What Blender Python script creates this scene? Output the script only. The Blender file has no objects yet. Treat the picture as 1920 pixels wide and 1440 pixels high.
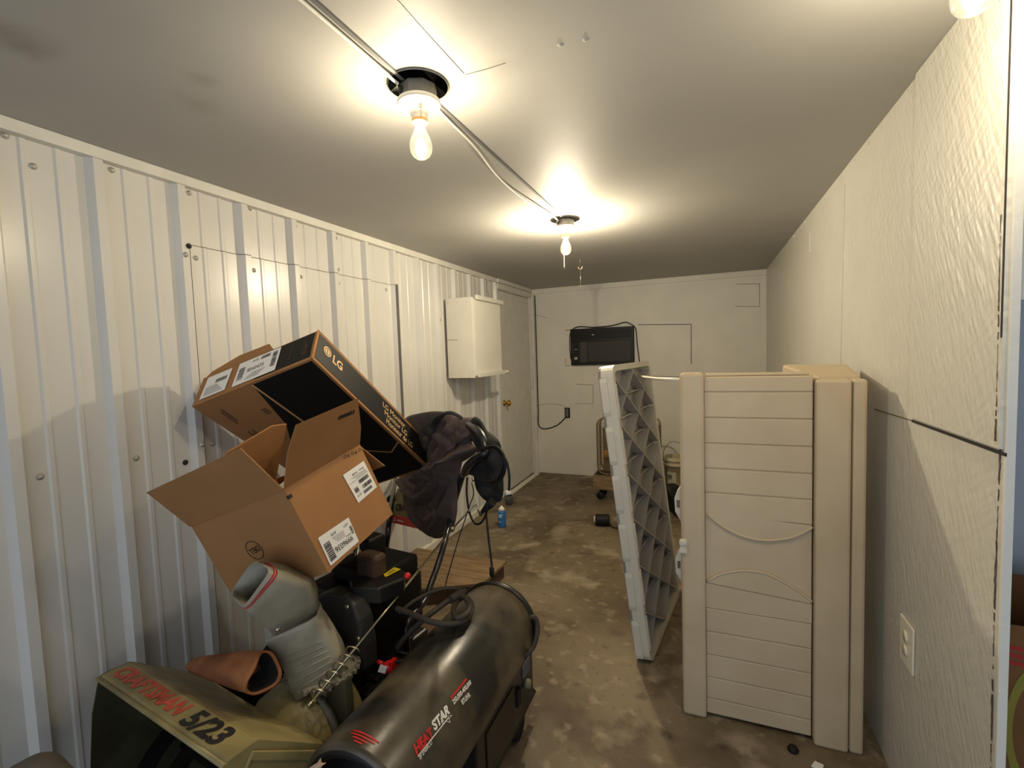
import bpy, math, random
from mathutils import Vector, Matrix
random.seed(7)
S = bpy.context.scene
C = S.collection
H, W, D = 2.10, 2.398, 5.154
# ---------------------------------------------------------------- camera
FPX = 892.65
CAM = Vector((1.857, 0.0, 1.3806))
_y, _p, _r = math.radians(22.18637), math.radians(-3.6137), math.radians(-1.95863)
_f = Vector((-math.sin(_y), math.cos(_y), 0)); _rt = Vector((math.cos(_y), math.sin(_y), 0)); _u = Vector((0, 0, 1))
CF = _f*math.cos(_p) + _u*math.sin(_p); _u2 = -_f*math.sin(_p) + _u*math.cos(_p)
CR = _rt*math.cos(_r) + _u2*math.sin(_r); CU = -_rt*math.sin(_r) + _u2*math.cos(_r)
cd = bpy.data.cameras.new('camera'); cam = bpy.data.objects.new('camera', cd); C.objects.link(cam)
m = Matrix((CR, CU, -CF)).transposed().to_4x4(); m.translation = CAM
cam.matrix_world = m
cd.sensor_width = 36; cd.lens = FPX/1920*36; cd.clip_start = 0.02
S.camera = cam
# ---------------------------------------------------------------- world, daylight, exposure
wd = bpy.data.worlds.new('sky'); S.world = wd; wd.use_nodes = True
bg = wd.node_tree.nodes['Background']; bg.inputs[0].default_value = (0.74, 0.85, 1.0, 1); bg.inputs[1].default_value = 1.15
S.view_settings.view_transform = 'Standard'; S.view_settings.look = 'None'
S.view_settings.exposure = 0.3; S.view_settings.gamma = 1.0
# ---------------------------------------------------------------- helpers
def ray(px, py): return CF + CR*((px-960)/FPX) + CU*((720-py)/FPX)
def hit(px, py, ax, val):
    d = ray(px, py); return CAM + d*((val-CAM[ax])/d[ax])
def onplane(px, py, p0, n):
    d = ray(px, py); return CAM + d*((Vector(p0)-CAM).dot(n)/d.dot(n))
V = Vector
def lin(c):
    return tuple(((x/255)/12.92 if x/255 <= .04045 else ((x/255+.055)/1.055)**2.4) for x in c)
def mat(name, col, rough=.6, metal=0, var=.0, vs=8, col2=None, bump=0, bs=60, spec=.5, coat=0, lo=.4, hi=.65, detail=6, stretch=None):
    mt = bpy.data.materials.new(name); mt.use_nodes = True; nt = mt.node_tree; b = nt.nodes['Principled BSDF']
    b.inputs['Roughness'].default_value = rough; b.inputs['Metallic'].default_value = metal
    b.inputs['Specular IOR Level'].default_value = spec; b.inputs['Coat Weight'].default_value = coat
    c = lin(col)
    b.inputs['Base Color'].default_value = (*c, 1)
    tc = nt.nodes.new('ShaderNodeTexCoord'); src = tc.outputs['Object']
    if stretch:
        mp = nt.nodes.new('ShaderNodeMapping'); mp.inputs['Scale'].default_value = stretch
        nt.links.new(src, mp.inputs[0]); src = mp.outputs[0]
    if var or col2:
        n = nt.nodes.new('ShaderNodeTexNoise'); n.inputs['Scale'].default_value = vs; n.inputs['Detail'].default_value = detail
        nt.links.new(src, n.inputs['Vector'])
        r = nt.nodes.new('ShaderNodeValToRGB'); r.color_ramp.elements[0].position = lo; r.color_ramp.elements[1].position = hi
        c2 = lin(col2) if col2 else tuple(x*(1-var) for x in c)
        r.color_ramp.elements[0].color = (*c2, 1); r.color_ramp.elements[1].color = (*c, 1)
        nt.links.new(n.outputs['Fac'], r.inputs[0]); nt.links.new(r.outputs[0], b.inputs['Base Color'])
    if bump:
        n2 = nt.nodes.new('ShaderNodeTexNoise'); n2.inputs['Scale'].default_value = bs; n2.inputs['Detail'].default_value = 4
        nt.links.new(src, n2.inputs['Vector'])
        bm = nt.nodes.new('ShaderNodeBump'); bm.inputs['Strength'].default_value = bump; bm.inputs['Distance'].default_value = .01
        nt.links.new(n2.outputs['Fac'], bm.inputs['Height']); nt.links.new(bm.outputs[0], b.inputs['Normal'])
    return mt

class MB:
    def __init__(s): s.v = []; s.f = []; s.m = []; s.s = []
    def add(s, vs, fs, mi=0, sm=False):
        o = len(s.v); s.v += [tuple(x) for x in vs]
        for f in fs: s.f.append(tuple(i+o for i in f)); s.m.append(mi); s.s.append(sm)
        return s
    def hexa(s, p, mi=0):   # p: 8 corners, bottom loop 0-3, top loop 4-7
        return s.add(p, [(3,2,1,0),(4,5,6,7),(0,1,5,4),(1,2,6,5),(2,3,7,6),(3,0,4,7)], mi)
    def box(s, lo, hi, mi=0):
        x0,y0,z0 = lo; x1,y1,z1 = hi
        return s.hexa([(x0,y0,z0),(x1,y0,z0),(x1,y1,z0),(x0,y1,z0),(x0,y0,z1),(x1,y0,z1),(x1,y1,z1),(x0,y1,z1)], mi)
    def para(s, o, a, b, c, mi=0):
        o, a, b, c = V(o), V(a), V(b), V(c)
        return s.hexa([o, o+a, o+a+b, o+b, o+c, o+a+c, o+a+b+c, o+b+c], mi)
    def quad(s, pts, mi=0): return s.add(pts, [tuple(range(len(pts)))], mi)
    def prism(s, pts, d, mi=0, sm=False):
        n = len(pts); d = V(d); P = [V(q) for q in pts]
        s.add(P+[q+d for q in P], [tuple(range(n))[::-1], tuple(range(n, 2*n))], mi)
        return s.add(P+[q+d for q in P], [(i, (i+1) % n, (i+1) % n+n, i+n) for i in range(n)], mi, sm)
    def tube(s, pts, r, seg=8, mi=0, closed=False, caps=True):
        P = [V(q) for q in pts]; n = len(P); rs = r if isinstance(r, (list, tuple)) else [r]*n
        up = None; vs = []
        for i in range(n):
            if closed: t = (P[(i+1) % n]-P[i-1]).normalized()
            else: t = (P[min(i+1, n-1)]-P[max(i-1, 0)]).normalized()
            if up is None:
                up = V((0, 0, 1)) if abs(t.z) < .9 else V((1, 0, 0))
            a = (up - t*up.dot(t)).normalized(); b = t.cross(a); up = a
            for k in range(seg):
                th = 2*math.pi*k/seg; vs.append(P[i]+(a*math.cos(th)+b*math.sin(th))*rs[i])
        fs = []
        for i in range(n if closed else n-1):
            j = (i+1) % n
            for k in range(seg): fs.append((i*seg+k, i*seg+(k+1) % seg, j*seg+(k+1) % seg, j*seg+k))
        s.add(vs, fs, mi, True)
        if caps and not closed:
            s.add(vs[:seg], [tuple(range(seg))[::-1]], mi); s.add(vs[-seg:], [tuple(range(seg))], mi)
        return s
    def lathe(s, prof, o, ax=(0, 0, 1), seg=24, mi=0, sm=True, cap=True, ref=None):
        o = V(o); ax = V(ax).normalized(); rf = V(ref) if ref else (V((1, 0, 0)) if abs(ax.x) < .9 else V((0, 1, 0)))
        a = (rf-ax*rf.dot(ax)).normalized(); b = ax.cross(a); vs = []; n = len(prof)
        for r, t in prof:
            for k in range(seg):
                th = 2*math.pi*k/seg; vs.append(o+ax*t+(a*math.cos(th)+b*math.sin(th))*r)
        s.add(vs, [(i*seg+k, i*seg+(k+1) % seg, (i+1)*seg+(k+1) % seg, (i+1)*seg+k) for i in range(n-1) for k in range(seg)], mi, sm)
        if cap:
            if prof[0][0] > 1e-4: s.add(vs[:seg], [tuple(range(seg))[::-1]], mi)
            if prof[-1][0] > 1e-4: s.add(vs[-seg:], [tuple(range(seg))], mi)
        return s
    def grid(s, fn, nu, nv, mi=0, sm=True, wrap=False):
        vs = [fn(i/nu, j/nv) for j in range(nv+1) for i in range(nu+1)]
        return s.add(vs, [(j*(nu+1)+i, j*(nu+1)+i+1, (j+1)*(nu+1)+i+1, (j+1)*(nu+1)+i) for j in range(nv) for i in range(nu)], mi, sm)
    def text(s, t, fn, mi=0, bold=0.0, shear=0.0):
        cu = bpy.data.curves.new('t', 'FONT'); cu.body = t; cu.size = 1; cu.offset = bold; cu.shear = shear; cu.resolution_u = 3
        ob = bpy.data.objects.new('t', cu); C.objects.link(ob)
        me = bpy.data.meshes.new_from_object(ob.evaluated_get(bpy.context.evaluated_depsgraph_get()))
        if len(me.vertices):
            xs = [q.co.x for q in me.vertices]; ys = [q.co.y for q in me.vertices]
            x0, x1, y0, y1 = min(xs), max(xs), min(ys), max(ys)
            s.add([fn((q.co.x-x0)/(x1-x0), (q.co.y-y0)/(y1-y0)) for q in me.vertices], [tuple(p.vertices) for p in me.polygons], mi)
        bpy.data.objects.remove(ob); bpy.data.curves.remove(cu); bpy.data.meshes.remove(me)
        return s
    def build(s, name, mats, parent=None, bevel=0, fix=True):
        me = bpy.data.meshes.new(name); me.from_pydata(s.v, [], s.f)
        for q in (mats if isinstance(mats, (list, tuple)) else [mats]): me.materials.append(q)
        me.polygons.foreach_set('material_index', s.m); me.polygons.foreach_set('use_smooth', s.s)
        me.validate(); me.update()
        o = bpy.data.objects.new(name, me); C.objects.link(o)
        if fix:
            import bmesh
            b = bmesh.new(); b.from_mesh(me); bmesh.ops.remove_doubles(b, verts=b.verts, dist=1e-5)
            bmesh.ops.recalc_face_normals(b, faces=b.faces); b.to_mesh(me); b.free()
        if bevel:
            bv = o.modifiers.new('bevel', 'BEVEL'); bv.width = bevel; bv.segments = 2; bv.limit_method = 'ANGLE'; bv.angle_limit = .6
        if parent is not None:
            o.parent = parent; o.matrix_parent_inverse = root_mat(parent).inverted()
        return o
def root_mat(o):   # parts sit at identity, things at their own place
    return o.matrix_basis.copy() if o.parent is None else Matrix.Identity(4)
def thing(name, label, cat, loc, group=None):
    o = bpy.data.objects.new(name, None); C.objects.link(o); o.location = loc; o.empty_display_size = .1
    bpy.context.view_layer.update()
    o['label'] = label; o['category'] = cat
    if group: o['group'] = group
    return o
def tag(o, label, cat, group=None):
    o['label'] = label; o['category'] = cat
    if group: o['group'] = group
    return o
def struct(o): o['kind'] = 'structure'; return o
def copy_tree(o, delta, label):
    r = o.copy(); C.objects.link(r); r.location = o.location+V(delta); r['label'] = label
    for ch in [q for q in C.objects if q.parent == o]:
        c = ch.copy(); C.objects.link(c); c.parent = r; c.matrix_parent_inverse = ch.matrix_parent_inverse.copy()
        for g in [q for q in C.objects if q.parent == ch]:
            d = g.copy(); C.objects.link(d); d.parent = c; d.matrix_parent_inverse = g.matrix_parent_inverse.copy()
    return r
def smooth_path(pts, n=8, closed=False):
    P = [V(q) for q in pts]; out = []; N = len(P)
    for i in range(N if closed else N-1):
        if closed: p0, p1, p2, p3 = P[i-1], P[i], P[(i+1) % N], P[(i+2) % N]
        else: p0, p1, p2, p3 = P[max(i-1, 0)], P[i], P[i+1], P[min(i+2, N-1)]
        for k in range(n):
            t = k/n
            out.append(.5*((2*p1)+(-p0+p2)*t+(2*p0-5*p1+4*p2-p3)*t*t+(-p0+3*p1-3*p2+p3)*t**3))
    if not closed: out.append(P[-1])
    return out
def bil(ll, lr, ur, ul, off=V((0, 0, 0))):
    ll, lr, ur, ul = V(ll), V(lr), V(ur), V(ul)
    return lambda u, v: (ll*(1-u)+lr*u)*(1-v)+(ul*(1-u)+ur*u)*v+off
def sub(fn, u0, v0, u1, v1): return lambda u, v: fn(u0+(u1-u0)*u, v0+(v1-v0)*v)
def rect(mb, fn, u0, v0, u1, v1, mi=0): mb.quad([fn(u0, v0), fn(u1, v0), fn(u1, v1), fn(u0, v1)], mi)
def barcode(mb, fn, u0, v0, u1, v1, n=14, horiz=False, mi=1, seed=1):
    rr = random.Random(seed); t = 0; L = []
    for k in range(n):
        w = rr.choice((.3, .5, .8)); L.append((t, w)); t += w+rr.choice((.3, .5))
    for a, w in L:
        if horiz: rect(mb, fn, u0, v0+(v1-v0)*a/t, u1, v0+(v1-v0)*(a+w)/t, mi)
        else: rect(mb, fn, u0+(u1-u0)*a/t, v0, u0+(u1-u0)*(a+w)/t, v1, mi)

# ---------------------------------------------------------------- materials
M = {}
M['metal_wall'] = mat('painted_metal', (214, 212, 206), .28, 0, .06, 3, spec=.5, bump=.05, bs=6)
M['trim'] = mat('white_trim_paint', (222, 220, 210), .45, 0, .08, 10)
M['ceil'] = mat('ceiling_paint', (174, 172, 166), .6, 0, .07, 2.2, bump=.06, bs=14, lo=.3, hi=.7)
M['white'] = mat('white_wall_paint', (228, 224, 212), .5, 0, .05, 5, bump=.12, bs=45)
M['osb'] = mat('painted_osb', (210, 207, 196), .38, 0, .04, 6, bump=.0)
def osb_bump(mt):
    nt = mt.node_tree; b = nt.nodes['Principled BSDF']; tc = nt.nodes.new('ShaderNodeTexCoord')
    prev = None
    for rot, sc, st in ((.6, (1, 11, 70), .5), (-1.0, (1, 13, 60), .5), (1.9, (1, 12, 80), .45)):
        mp = nt.nodes.new('ShaderNodeMapping'); mp.inputs['Rotation'].default_value = (rot, 0, 0)
        mp2 = nt.nodes.new('ShaderNodeMapping'); mp2.inputs['Scale'].default_value = sc
        nt.links.new(tc.outputs['Object'], mp.inputs[0]); nt.links.new(mp.outputs[0], mp2.inputs[0])
        vo = nt.nodes.new('ShaderNodeTexVoronoi'); vo.inputs['Scale'].default_value = 1.0; vo.inputs['Randomness'].default_value = 1
        nt.links.new(mp2.outputs[0], vo.inputs['Vector'])
        bm = nt.nodes.new('ShaderNodeBump'); bm.inputs['Strength'].default_value = st; bm.inputs['Distance'].default_value = .0022; bm.invert = True
        nt.links.new(vo.outputs['Distance'], bm.inputs['Height'])
        if prev: nt.links.new(prev.outputs[0], bm.inputs['Normal'])
        prev = bm
    nt.links.new(prev.outputs[0], b.inputs['Normal'])
osb_bump(M['osb'])
M['dark'] = mat('dark_gap', (38, 34, 30), .8)
M['slotgrey'] = mat('grey_slot', (92, 92, 92), .7)
M['seam'] = mat('seam_shadow_grime', (120, 112, 98), .8, 0, .3, 30)
M['screw'] = mat('screw_head_grey', (196, 194, 186), .4, .4)
M['rubber'] = mat('black_rubber', (22, 21, 20), .6, 0, .3, 30, spec=.3)
M['blackp'] = mat('black_plastic', (19, 18, 17), .45, 0, .2, 20, spec=.3)
M['black_metal'] = mat('black_enamel', (18, 18, 19), .34, 0, 0, 8, col2=(32, 29, 24), lo=.35, hi=.6)
M['chrome'] = mat('zinc_rod', (190, 180, 150), .25, .9)
M['brass'] = mat('brass', (190, 150, 70), .25, .9)
M['porcelain'] = mat('porcelain', (238, 232, 214), .25)
M['galv'] = mat('galvanised_box', (120, 118, 110), .5, .3, .25, 30, bump=.2, bs=80)
M['disc'] = mat('grey_disc', (118, 118, 116), .5, .2, .1, 10)
M['kraft'] = mat('kraft_card', (158, 112, 66), .8, 0, .1, 7, bump=.05, bs=40)
M['kraft_edge'] = mat('kraft_edge', (184, 132, 78), .8)
M['ink'] = mat('black_ink', (26, 24, 24), .55)
M['print_black'] = mat('black_print', (24, 24, 24), .5, spec=.15)
M['fadeink'] = mat('brown_ink', (96, 66, 38), .8)
M['sticker'] = mat('label_paper', (232, 230, 226), .5)
M['foam'] = mat('white_foam', (214, 212, 206), .8)
M['tan_print'] = mat('tan_print', (196, 150, 96), .6)
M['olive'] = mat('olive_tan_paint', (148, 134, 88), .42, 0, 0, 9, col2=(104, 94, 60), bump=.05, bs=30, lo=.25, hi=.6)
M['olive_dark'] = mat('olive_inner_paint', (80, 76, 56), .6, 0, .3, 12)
M['redtext'] = mat('red_decal', (206, 84, 58), .5, 0, .2, 60)
M['red'] = mat('red_plastic', (200, 26, 30), .35)
M['chute'] = mat('grey_chute_plastic', (156, 150, 132), .5, 0, 0, 12, col2=(132, 124, 104), lo=.3, hi=.6)
M['rust'] = mat('rusty_brown', (84, 56, 38), .7, .2, .4, 25, bump=.2)
M['leather'] = mat('brown_suede', (168, 106, 58), .75, 0, 0, 9, col2=(120, 70, 38), bump=.15, bs=70)
M['yellow'] = mat('yellow_label', (222, 196, 40), .5)
M['dust'] = mat('dusty_black_enamel', (30, 29, 26), .3, 0, 0, 6.5, col2=(84, 74, 57), lo=.38, hi=.60, detail=12, bump=.04, bs=40)
M['hose'] = mat('dusty_rubber_cord', (58, 50, 40), .7, 0, .3, 20)
M['handle'] = mat('blue_black_tube', (20, 22, 30), .28)
M['jacket'] = mat('plum_grey_cloth', (98, 82, 76), .9, 0, 0, 6, col2=(74, 62, 60), bump=.25, bs=180, lo=.3)
M['jacket_dark'] = mat('charcoal_cloth', (56, 52, 52), .9, 0, .2, 8, bump=.2, bs=150)
M['glove'] = mat('black_cloth', (22, 21, 21), .85, 0, .2, 10, bump=.3, bs=90)
M['shed'] = mat('beige_plastic', (196, 178, 148), .45, 0, 0, 5, col2=(184, 165, 134), bump=.04, bs=120, lo=.3, hi=.7)
M['shed_back'] = mat('grey_plastic', (168, 164, 158), .5, 0, .08, 7, bump=.03, bs=100)
M['pale_plastic'] = mat('pale_plastic', (206, 200, 184), .45, 0, .06, 10)
M['bucket'] = mat('white_bucket', (206, 196, 170), .4, 0, 0, 9, col2=(176, 164, 134))
M['blue'] = mat('blue_can', (44, 112, 176), .3)
M['wood'] = mat('worn_plywood', (142, 118, 86), .75, 0, 0, 3, col2=(112, 90, 62), stretch=(2, 14, 14), bump=.1)
M['redwood'] = mat('reddish_board', (88, 62, 44), .75, 0, .25, 8)
M['wire'] = mat('tan_wire', (126, 108, 76), .5, .4)
M['orange'] = mat('amber_panel', (196, 140, 70), .5)
M['shirt'] = mat('grey_cloth', (92, 84, 72), .9, 0, .2, 9, bump=.2)
M['pinkcloth'] = mat('tan_rag', (196, 166, 140), .9, 0, .1, 30, bump=.3)
M['boxbrown'] = mat('printed_carton', (136, 92, 48), .75, 0, .15, 6)
M['boxred'] = mat('carton_red_band', (178, 48, 40), .6)
M['boxgreen'] = mat('carton_olive_print', (150, 142, 54), .6)
M['adj'] = mat('adjoining_wall_paint', (196, 204, 212), .6, 0, .05, 4)
def floor_mat():
    mt = mat('stained_concrete', (140, 126, 102), .62, 0, 0, 2.2, col2=(92, 78, 58), bump=.15, bs=25, lo=.36, hi=.66, detail=10)
    nt = mt.node_tree; b = nt.nodes['Principled BSDF']; ramp = [n for n in nt.nodes if n.type == 'VALTORGB'][0]
    tc = [n for n in nt.nodes if n.type == 'TEX_COORD'][0]
    prev = ramp.outputs[0]
    for sc, lo, hi, col, k in ((3.4, .54, .64, (78, 60, 42), .7), (1.1, .46, .68, (88, 70, 48), .6), (9, .62, .72, (60, 46, 34), .75), (40, .60, .72, (76, 62, 46), .5), (4.2, .32, .45, (172, 158, 134), -.6), (15, .33, .42, (166, 152, 128), -.45), (90, .64, .72, (60, 50, 40), .6)):
        n = nt.nodes.new('ShaderNodeTexNoise'); n.inputs['Scale'].default_value = sc; n.inputs['Detail'].default_value = 8; nt.links.new(tc.outputs['Object'], n.inputs['Vector'])
        r = nt.nodes.new('ShaderNodeMapRange'); r.inputs[1].default_value = lo; r.inputs[2].default_value = hi; r.inputs[3].default_value = 0 if k > 0 else -k; r.inputs[4].default_value = k if k > 0 else 0
        nt.links.new(n.outputs['Fac'], r.inputs[0])
        mx = nt.nodes.new('ShaderNodeMix'); mx.data_type = 'RGBA'; nt.links.new(r.outputs[0], mx.inputs[0]); nt.links.new(prev, mx.inputs[6]); mx.inputs[7].default_value = (*lin(col), 1); prev = mx.outputs[2]
    nt.links.new(prev, b.inputs['Base Color'])
    return mt
M['floor'] = floor_mat()
# bulbs: clear glass envelope and glowing filament
def glass_mat():
    mt = bpy.data.materials.new('clear_bulb_glass'); mt.use_nodes = True; nt = mt.node_tree; nt.nodes.clear()
    out = nt.nodes.new('ShaderNodeOutputMaterial'); tr = nt.nodes.new('ShaderNodeBsdfTransparent'); gl = nt.nodes.new('ShaderNodeBsdfGlossy')
    gl.inputs['Roughness'].default_value = .05; lw = nt.nodes.new('ShaderNodeLayerWeight'); lw.inputs[0].default_value = .35
    tr.inputs[0].default_value = (1, .96, .88, 1)
    mx = nt.nodes.new('ShaderNodeMixShader'); nt.links.new(lw.outputs['Facing'], mx.inputs[0]); nt.links.new(tr.outputs[0], mx.inputs[1]); nt.links.new(gl.outputs[0], mx.inputs[2])
    em = nt.nodes.new('ShaderNodeEmission'); em.inputs[0].default_value = (1, .86, .6, 1); em.inputs[1].default_value = .28
    ad = nt.nodes.new('ShaderNodeAddShader'); nt.links.new(mx.outputs[0], ad.inputs[0]); nt.links.new(em.outputs[0], ad.inputs[1])
    nt.links.new(ad.outputs[0], out.inputs[0]); return mt
M['glass'] = glass_mat()
def emit(name, col, st):
    mt = bpy.data.materials.new(name); mt.use_nodes = True; nt = mt.node_tree; nt.nodes.clear()
    out = nt.nodes.new('ShaderNodeOutputMaterial'); e = nt.nodes.new('ShaderNodeEmission'); e.inputs[0].default_value = (*col, 1); e.inputs[1].default_value = st
    nt.links.new(e.outputs[0], out.inputs[0]); return mt
M['filament'] = emit('hot_filament', (1, .82, .5), 120)

# ================================================================ the room
Y0 = -1.6
XE = 4.2
struct(MB().box((-.1, Y0, -.1), (XE, D+.1, 0)).build('floor', M['floor']))
ceil = struct(MB().box((-.1, Y0, H), (XE, D+.1, H+.1)).build('ceiling', M['ceil']))
def ceil_marks():
    nt = M['ceil'].node_tree; b = nt.nodes['Principled BSDF']; prev = b.inputs['Base Color'].links[0].from_socket; tc = [n for n in nt.nodes if n.type == 'TEX_COORD'][0]
    for (x, y, r, k) in ((45, 78, .10, .5), (378, 150, .05, .25), (370, 195, .08, .2), (930, 120, .12, .18)):
        q = hit(x, y, 2, H)
        d = nt.nodes.new('ShaderNodeVectorMath'); d.operation = 'SUBTRACT'; nt.links.new(tc.outputs['Object'], d.inputs[0]); d.inputs[1].default_value = q
        n = nt.nodes.new('ShaderNodeTexNoise'); n.inputs['Scale'].default_value = 14; nt.links.new(tc.outputs['Object'], n.inputs['Vector'])
        le = nt.nodes.new('ShaderNodeVectorMath'); le.operation = 'LENGTH'; nt.links.new(d.outputs[0], le.inputs[0])
        ad = nt.nodes.new('ShaderNodeMath'); ad.operation = 'MULTIPLY_ADD'; nt.links.new(n.outputs['Fac'], ad.inputs[0]); ad.inputs[1].default_value = r*1.2; nt.links.new(le.outputs['Value'], ad.inputs[2])
        mr = nt.nodes.new('ShaderNodeMapRange'); mr.inputs[1].default_value = r*.6; mr.inputs[2].default_value = r*1.5; mr.inputs[3].default_value = k; mr.inputs[4].default_value = 0; nt.links.new(ad.outputs[0], mr.inputs[0])
        mx = nt.nodes.new('ShaderNodeMix'); mx.data_type = 'RGBA'; nt.links.new(mr.outputs[0], mx.inputs[0]); nt.links.new(prev, mx.inputs[6]); mx.inputs[7].default_value = (*lin((112, 98, 84)), 1); prev = mx.outputs[2]
    nt.links.new(prev, b.inputs['Base Color'])
    for pts in ([(745, 0), (800, 62), (835, 100), (870, 138)], [(872, 140), (910, 130), (948, 118)]):
        q = [hit(x, y, 2, H-.0004) for x, y in pts]; mb = MB()
        for a, b_ in zip(q, q[1:]):
            n_ = V((0, 0, 1)).cross(b_-a).normalized()*.0007; mb.prism([a-n_, b_-n_, b_+n_, a+n_], (0, 0, -.0008))
        mb.build('ceiling_seam', M['galv'], ceil)
    for (x, y) in ((1050, 84), (1097, 74)):
        q = hit(x, y, 2, H); MB().lathe([(0, -.003), (.005, -.002), (.007, 0)], q, seg=9, cap=False).build('paint_blister', M['ceil'], ceil)
ceil_marks()
# left wall: ribbed metal sheeting standing off a flat backing
P = .267; Yr = .952
def wall_prof(y):
    t = (y-Yr) % P
    K = [(0, 0), (.014, .026), (.042, .026), (.056, 0), (.105, 0), (.111, .0045), (.122, .0045), (.128, 0), (.188, 0), (.194, .0045), (.205, .0045), (.211, 0), (P, 0)]
    for (a, b), (c, d) in zip(K, K[1:]):
        if a <= t <= c: return b+(d-b)*(t-a)/(c-a+1e-9)
    return 0
ys = []
k = -10
while Yr+k*P < D:
    for a in (0, .014, .042, .056, .105, .111, .122, .128, .188, .194, .205, .211):
        y = Yr+k*P+a
        if Y0 < y < D: ys.append(y)
    k += 1
ys = [Y0]+ys+[D+.02]
DOOR0, DOOR1 = 4.205, 5.10
def sheet(y0, y1, z0, z1, off, mb, mi=0):
    yy = [y0]+[y for y in ys if y0 < y < y1]+[y1]
    for a, b in zip(yy, yy[1:]):
        xa, xb = wall_prof(a+1e-7)+off, wall_prof(b-1e-7)+off
        mb.quad([(xa, a, z0), (xb, b, z0), (xb, b, z1), (xa, a, z1)], mi)
wl = MB(); sheet(Y0, DOOR0-.03, 0, H-.001, 0, wl); wl.box((-.1, Y0, -.0), (-.002, DOOR0-.03, H))
wl.box((-.1, DOOR0-.03, 2.02), (0.0, D+.02, H)); wl.box((-.1, DOOR1+.02, 0), (0.0, D+.02, 2.02))
wall_left = struct(wl.build('wall_left', M['metal_wall'], fix=False))
# re-fastened cut section of sheeting, lying just over the wall
pm = MB(); sheet(1.262, 2.57, .10, 1.845, .0035, pm)
for (a, b) in ((1.262, 2.57),):
    pm.quad([(0, a, .10), (.0035, a, .10), (.0035, a, 1.845), (0, a, 1.845)])
pp = pm.build('wall_patch_panel', M['metal_wall'], wall_left, fix=False)
sm_ = MB()
sm_.box((.0005, 1.249, .10), (.003, 1.2595, 1.845))
pm2 = sm_.build('cut_slot', M['dark'], wall_left)
s2 = MB(); sheet(2.572, 2.610, .90, 1.850, .006, s2); s2.build('cut_slot', M['slotgrey'], wall_left, fix=False)
s3 = MB(); yy = [y for y in ys if 1.262 < y < 2.6]
for a, b in zip([1.262]+yy, yy+[2.6]):
    xa, xb = wall_prof(a+1e-7)+.004, wall_prof(b-1e-7)+.004
    s3.quad([(xa, a, 1.8445), (xb, b, 1.8445), (xb, b, 1.8475), (xa, a, 1.8475)])
s3.build('cut_seam', M['seam'], wall_left, fix=False)
SC = [(9, 254), (209, 319), (354, 362), (469, 391), (554, 424), (630, 446), (689, 458), (741, 473), (783, 489), (339, 479), (366, 484), (475, 507), (563, 519), (634, 505), (634, 531), (693, 540), (723, 543), (75, 894), (255, 859), (371, 833), (397, 832), (820, 600), (62, 312)]
for (x, y) in SC:
    q = hit(x, y, 0, 0); px = wall_prof(q.y)+(.0035 if 1.26 < q.y < 2.6 and q.z < 1.845 else 0)
    MB().lathe([(.010, 0), (.010, .002), (.006, .0035), (.006, .0065), (0, .0075)], (px, q.y, q.z), (1, 0, 0), 12).build('screw', M['screw'], wall_left)
for (x, y) in ((345, 463), (347, 867)):
    q = hit(x, y, 0, 0); MB().lathe([(.010, 0), (.010, .003), (0, .005)], (wall_prof(q.y)+.0005, q.y, q.z), (1, 0, 0), 14).build('plug', M['dark'], wall_left)
# painted repair line on the upper sheets
struct(MB().box((0, Y0, 2.062), (.034, DOOR0-.02, H-.0005)).build('trim_1', M['trim'], bevel=.002))
# dark gap under the trim between ribs
# back wall
wall_back = struct(MB().box((-.1, D, 0), (XE, D+.1, H)).build('wall_back', M['white']))
def seam_line(pts, r=.0022, mt='seam', par=None, ax=1):
    q = [hit(x, y, ax, D) for x, y in pts]
    mb = MB()
    for a, b in zip(q, q[1:]):
        d = (b-a); n = V((0, 1, 0)).cross(d).normalized()*r
        mb.prism([a-n, b-n, b+n, a+n], (0, -.0015, 0))
    mb.build('wall_seam', M[mt], par or wall_back)
seam_line([(1196, 609), (1296, 608), (1296, 682)], .003, 'dark')
seam_line([(1215, 705), (1282, 707)], .0025)
seam_line([(1380, 533), (1424, 532), (1424, 575), (1378, 574)], .002)
seam_line([(1000, 590), (1026, 596)], .002)
seam_line([(1079, 720), (1112, 722)], .002); seam_line([(1079, 757), (1112, 757), (1112, 722)], .002)
seam_line([(1060, 619), (1070, 619)], .003, 'dark'); seam_line([(1060, 672), (1060, 685), (1070, 686)], .0025)
struct(MB().box((.02, D-.018, 2.045), (W, D, H-.0005)).build('trim_2', M['white'], bevel=.003))
struct(MB().box((0.0, D-.03, 0), (.06, D-.0005, 2.045)).build('trim_3', M['trim'], bevel=.003))
# right wall with its free end
WR0 = 1.215; WT = .014
wr = MB().box((W, WR0, 0), (W+WT, D, H))
wall_right = struct(wr.build('wall_right', M['osb']))
def rseam(pts, r, mt, proud=.002, name='wall_seam'):
    q = [hit(x, y, 0, W) for x, y in pts]; mb = MB()
    for a, b in zip(q, q[1:]):
        d = b-a; n = V((1, 0, 0)).cross(d).normalized()*r
        mb.prism([a-n, b-n, b+n, a+n], (-proud, 0, 0))
    return mb.build(name, M[mt], wall_right)
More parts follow.
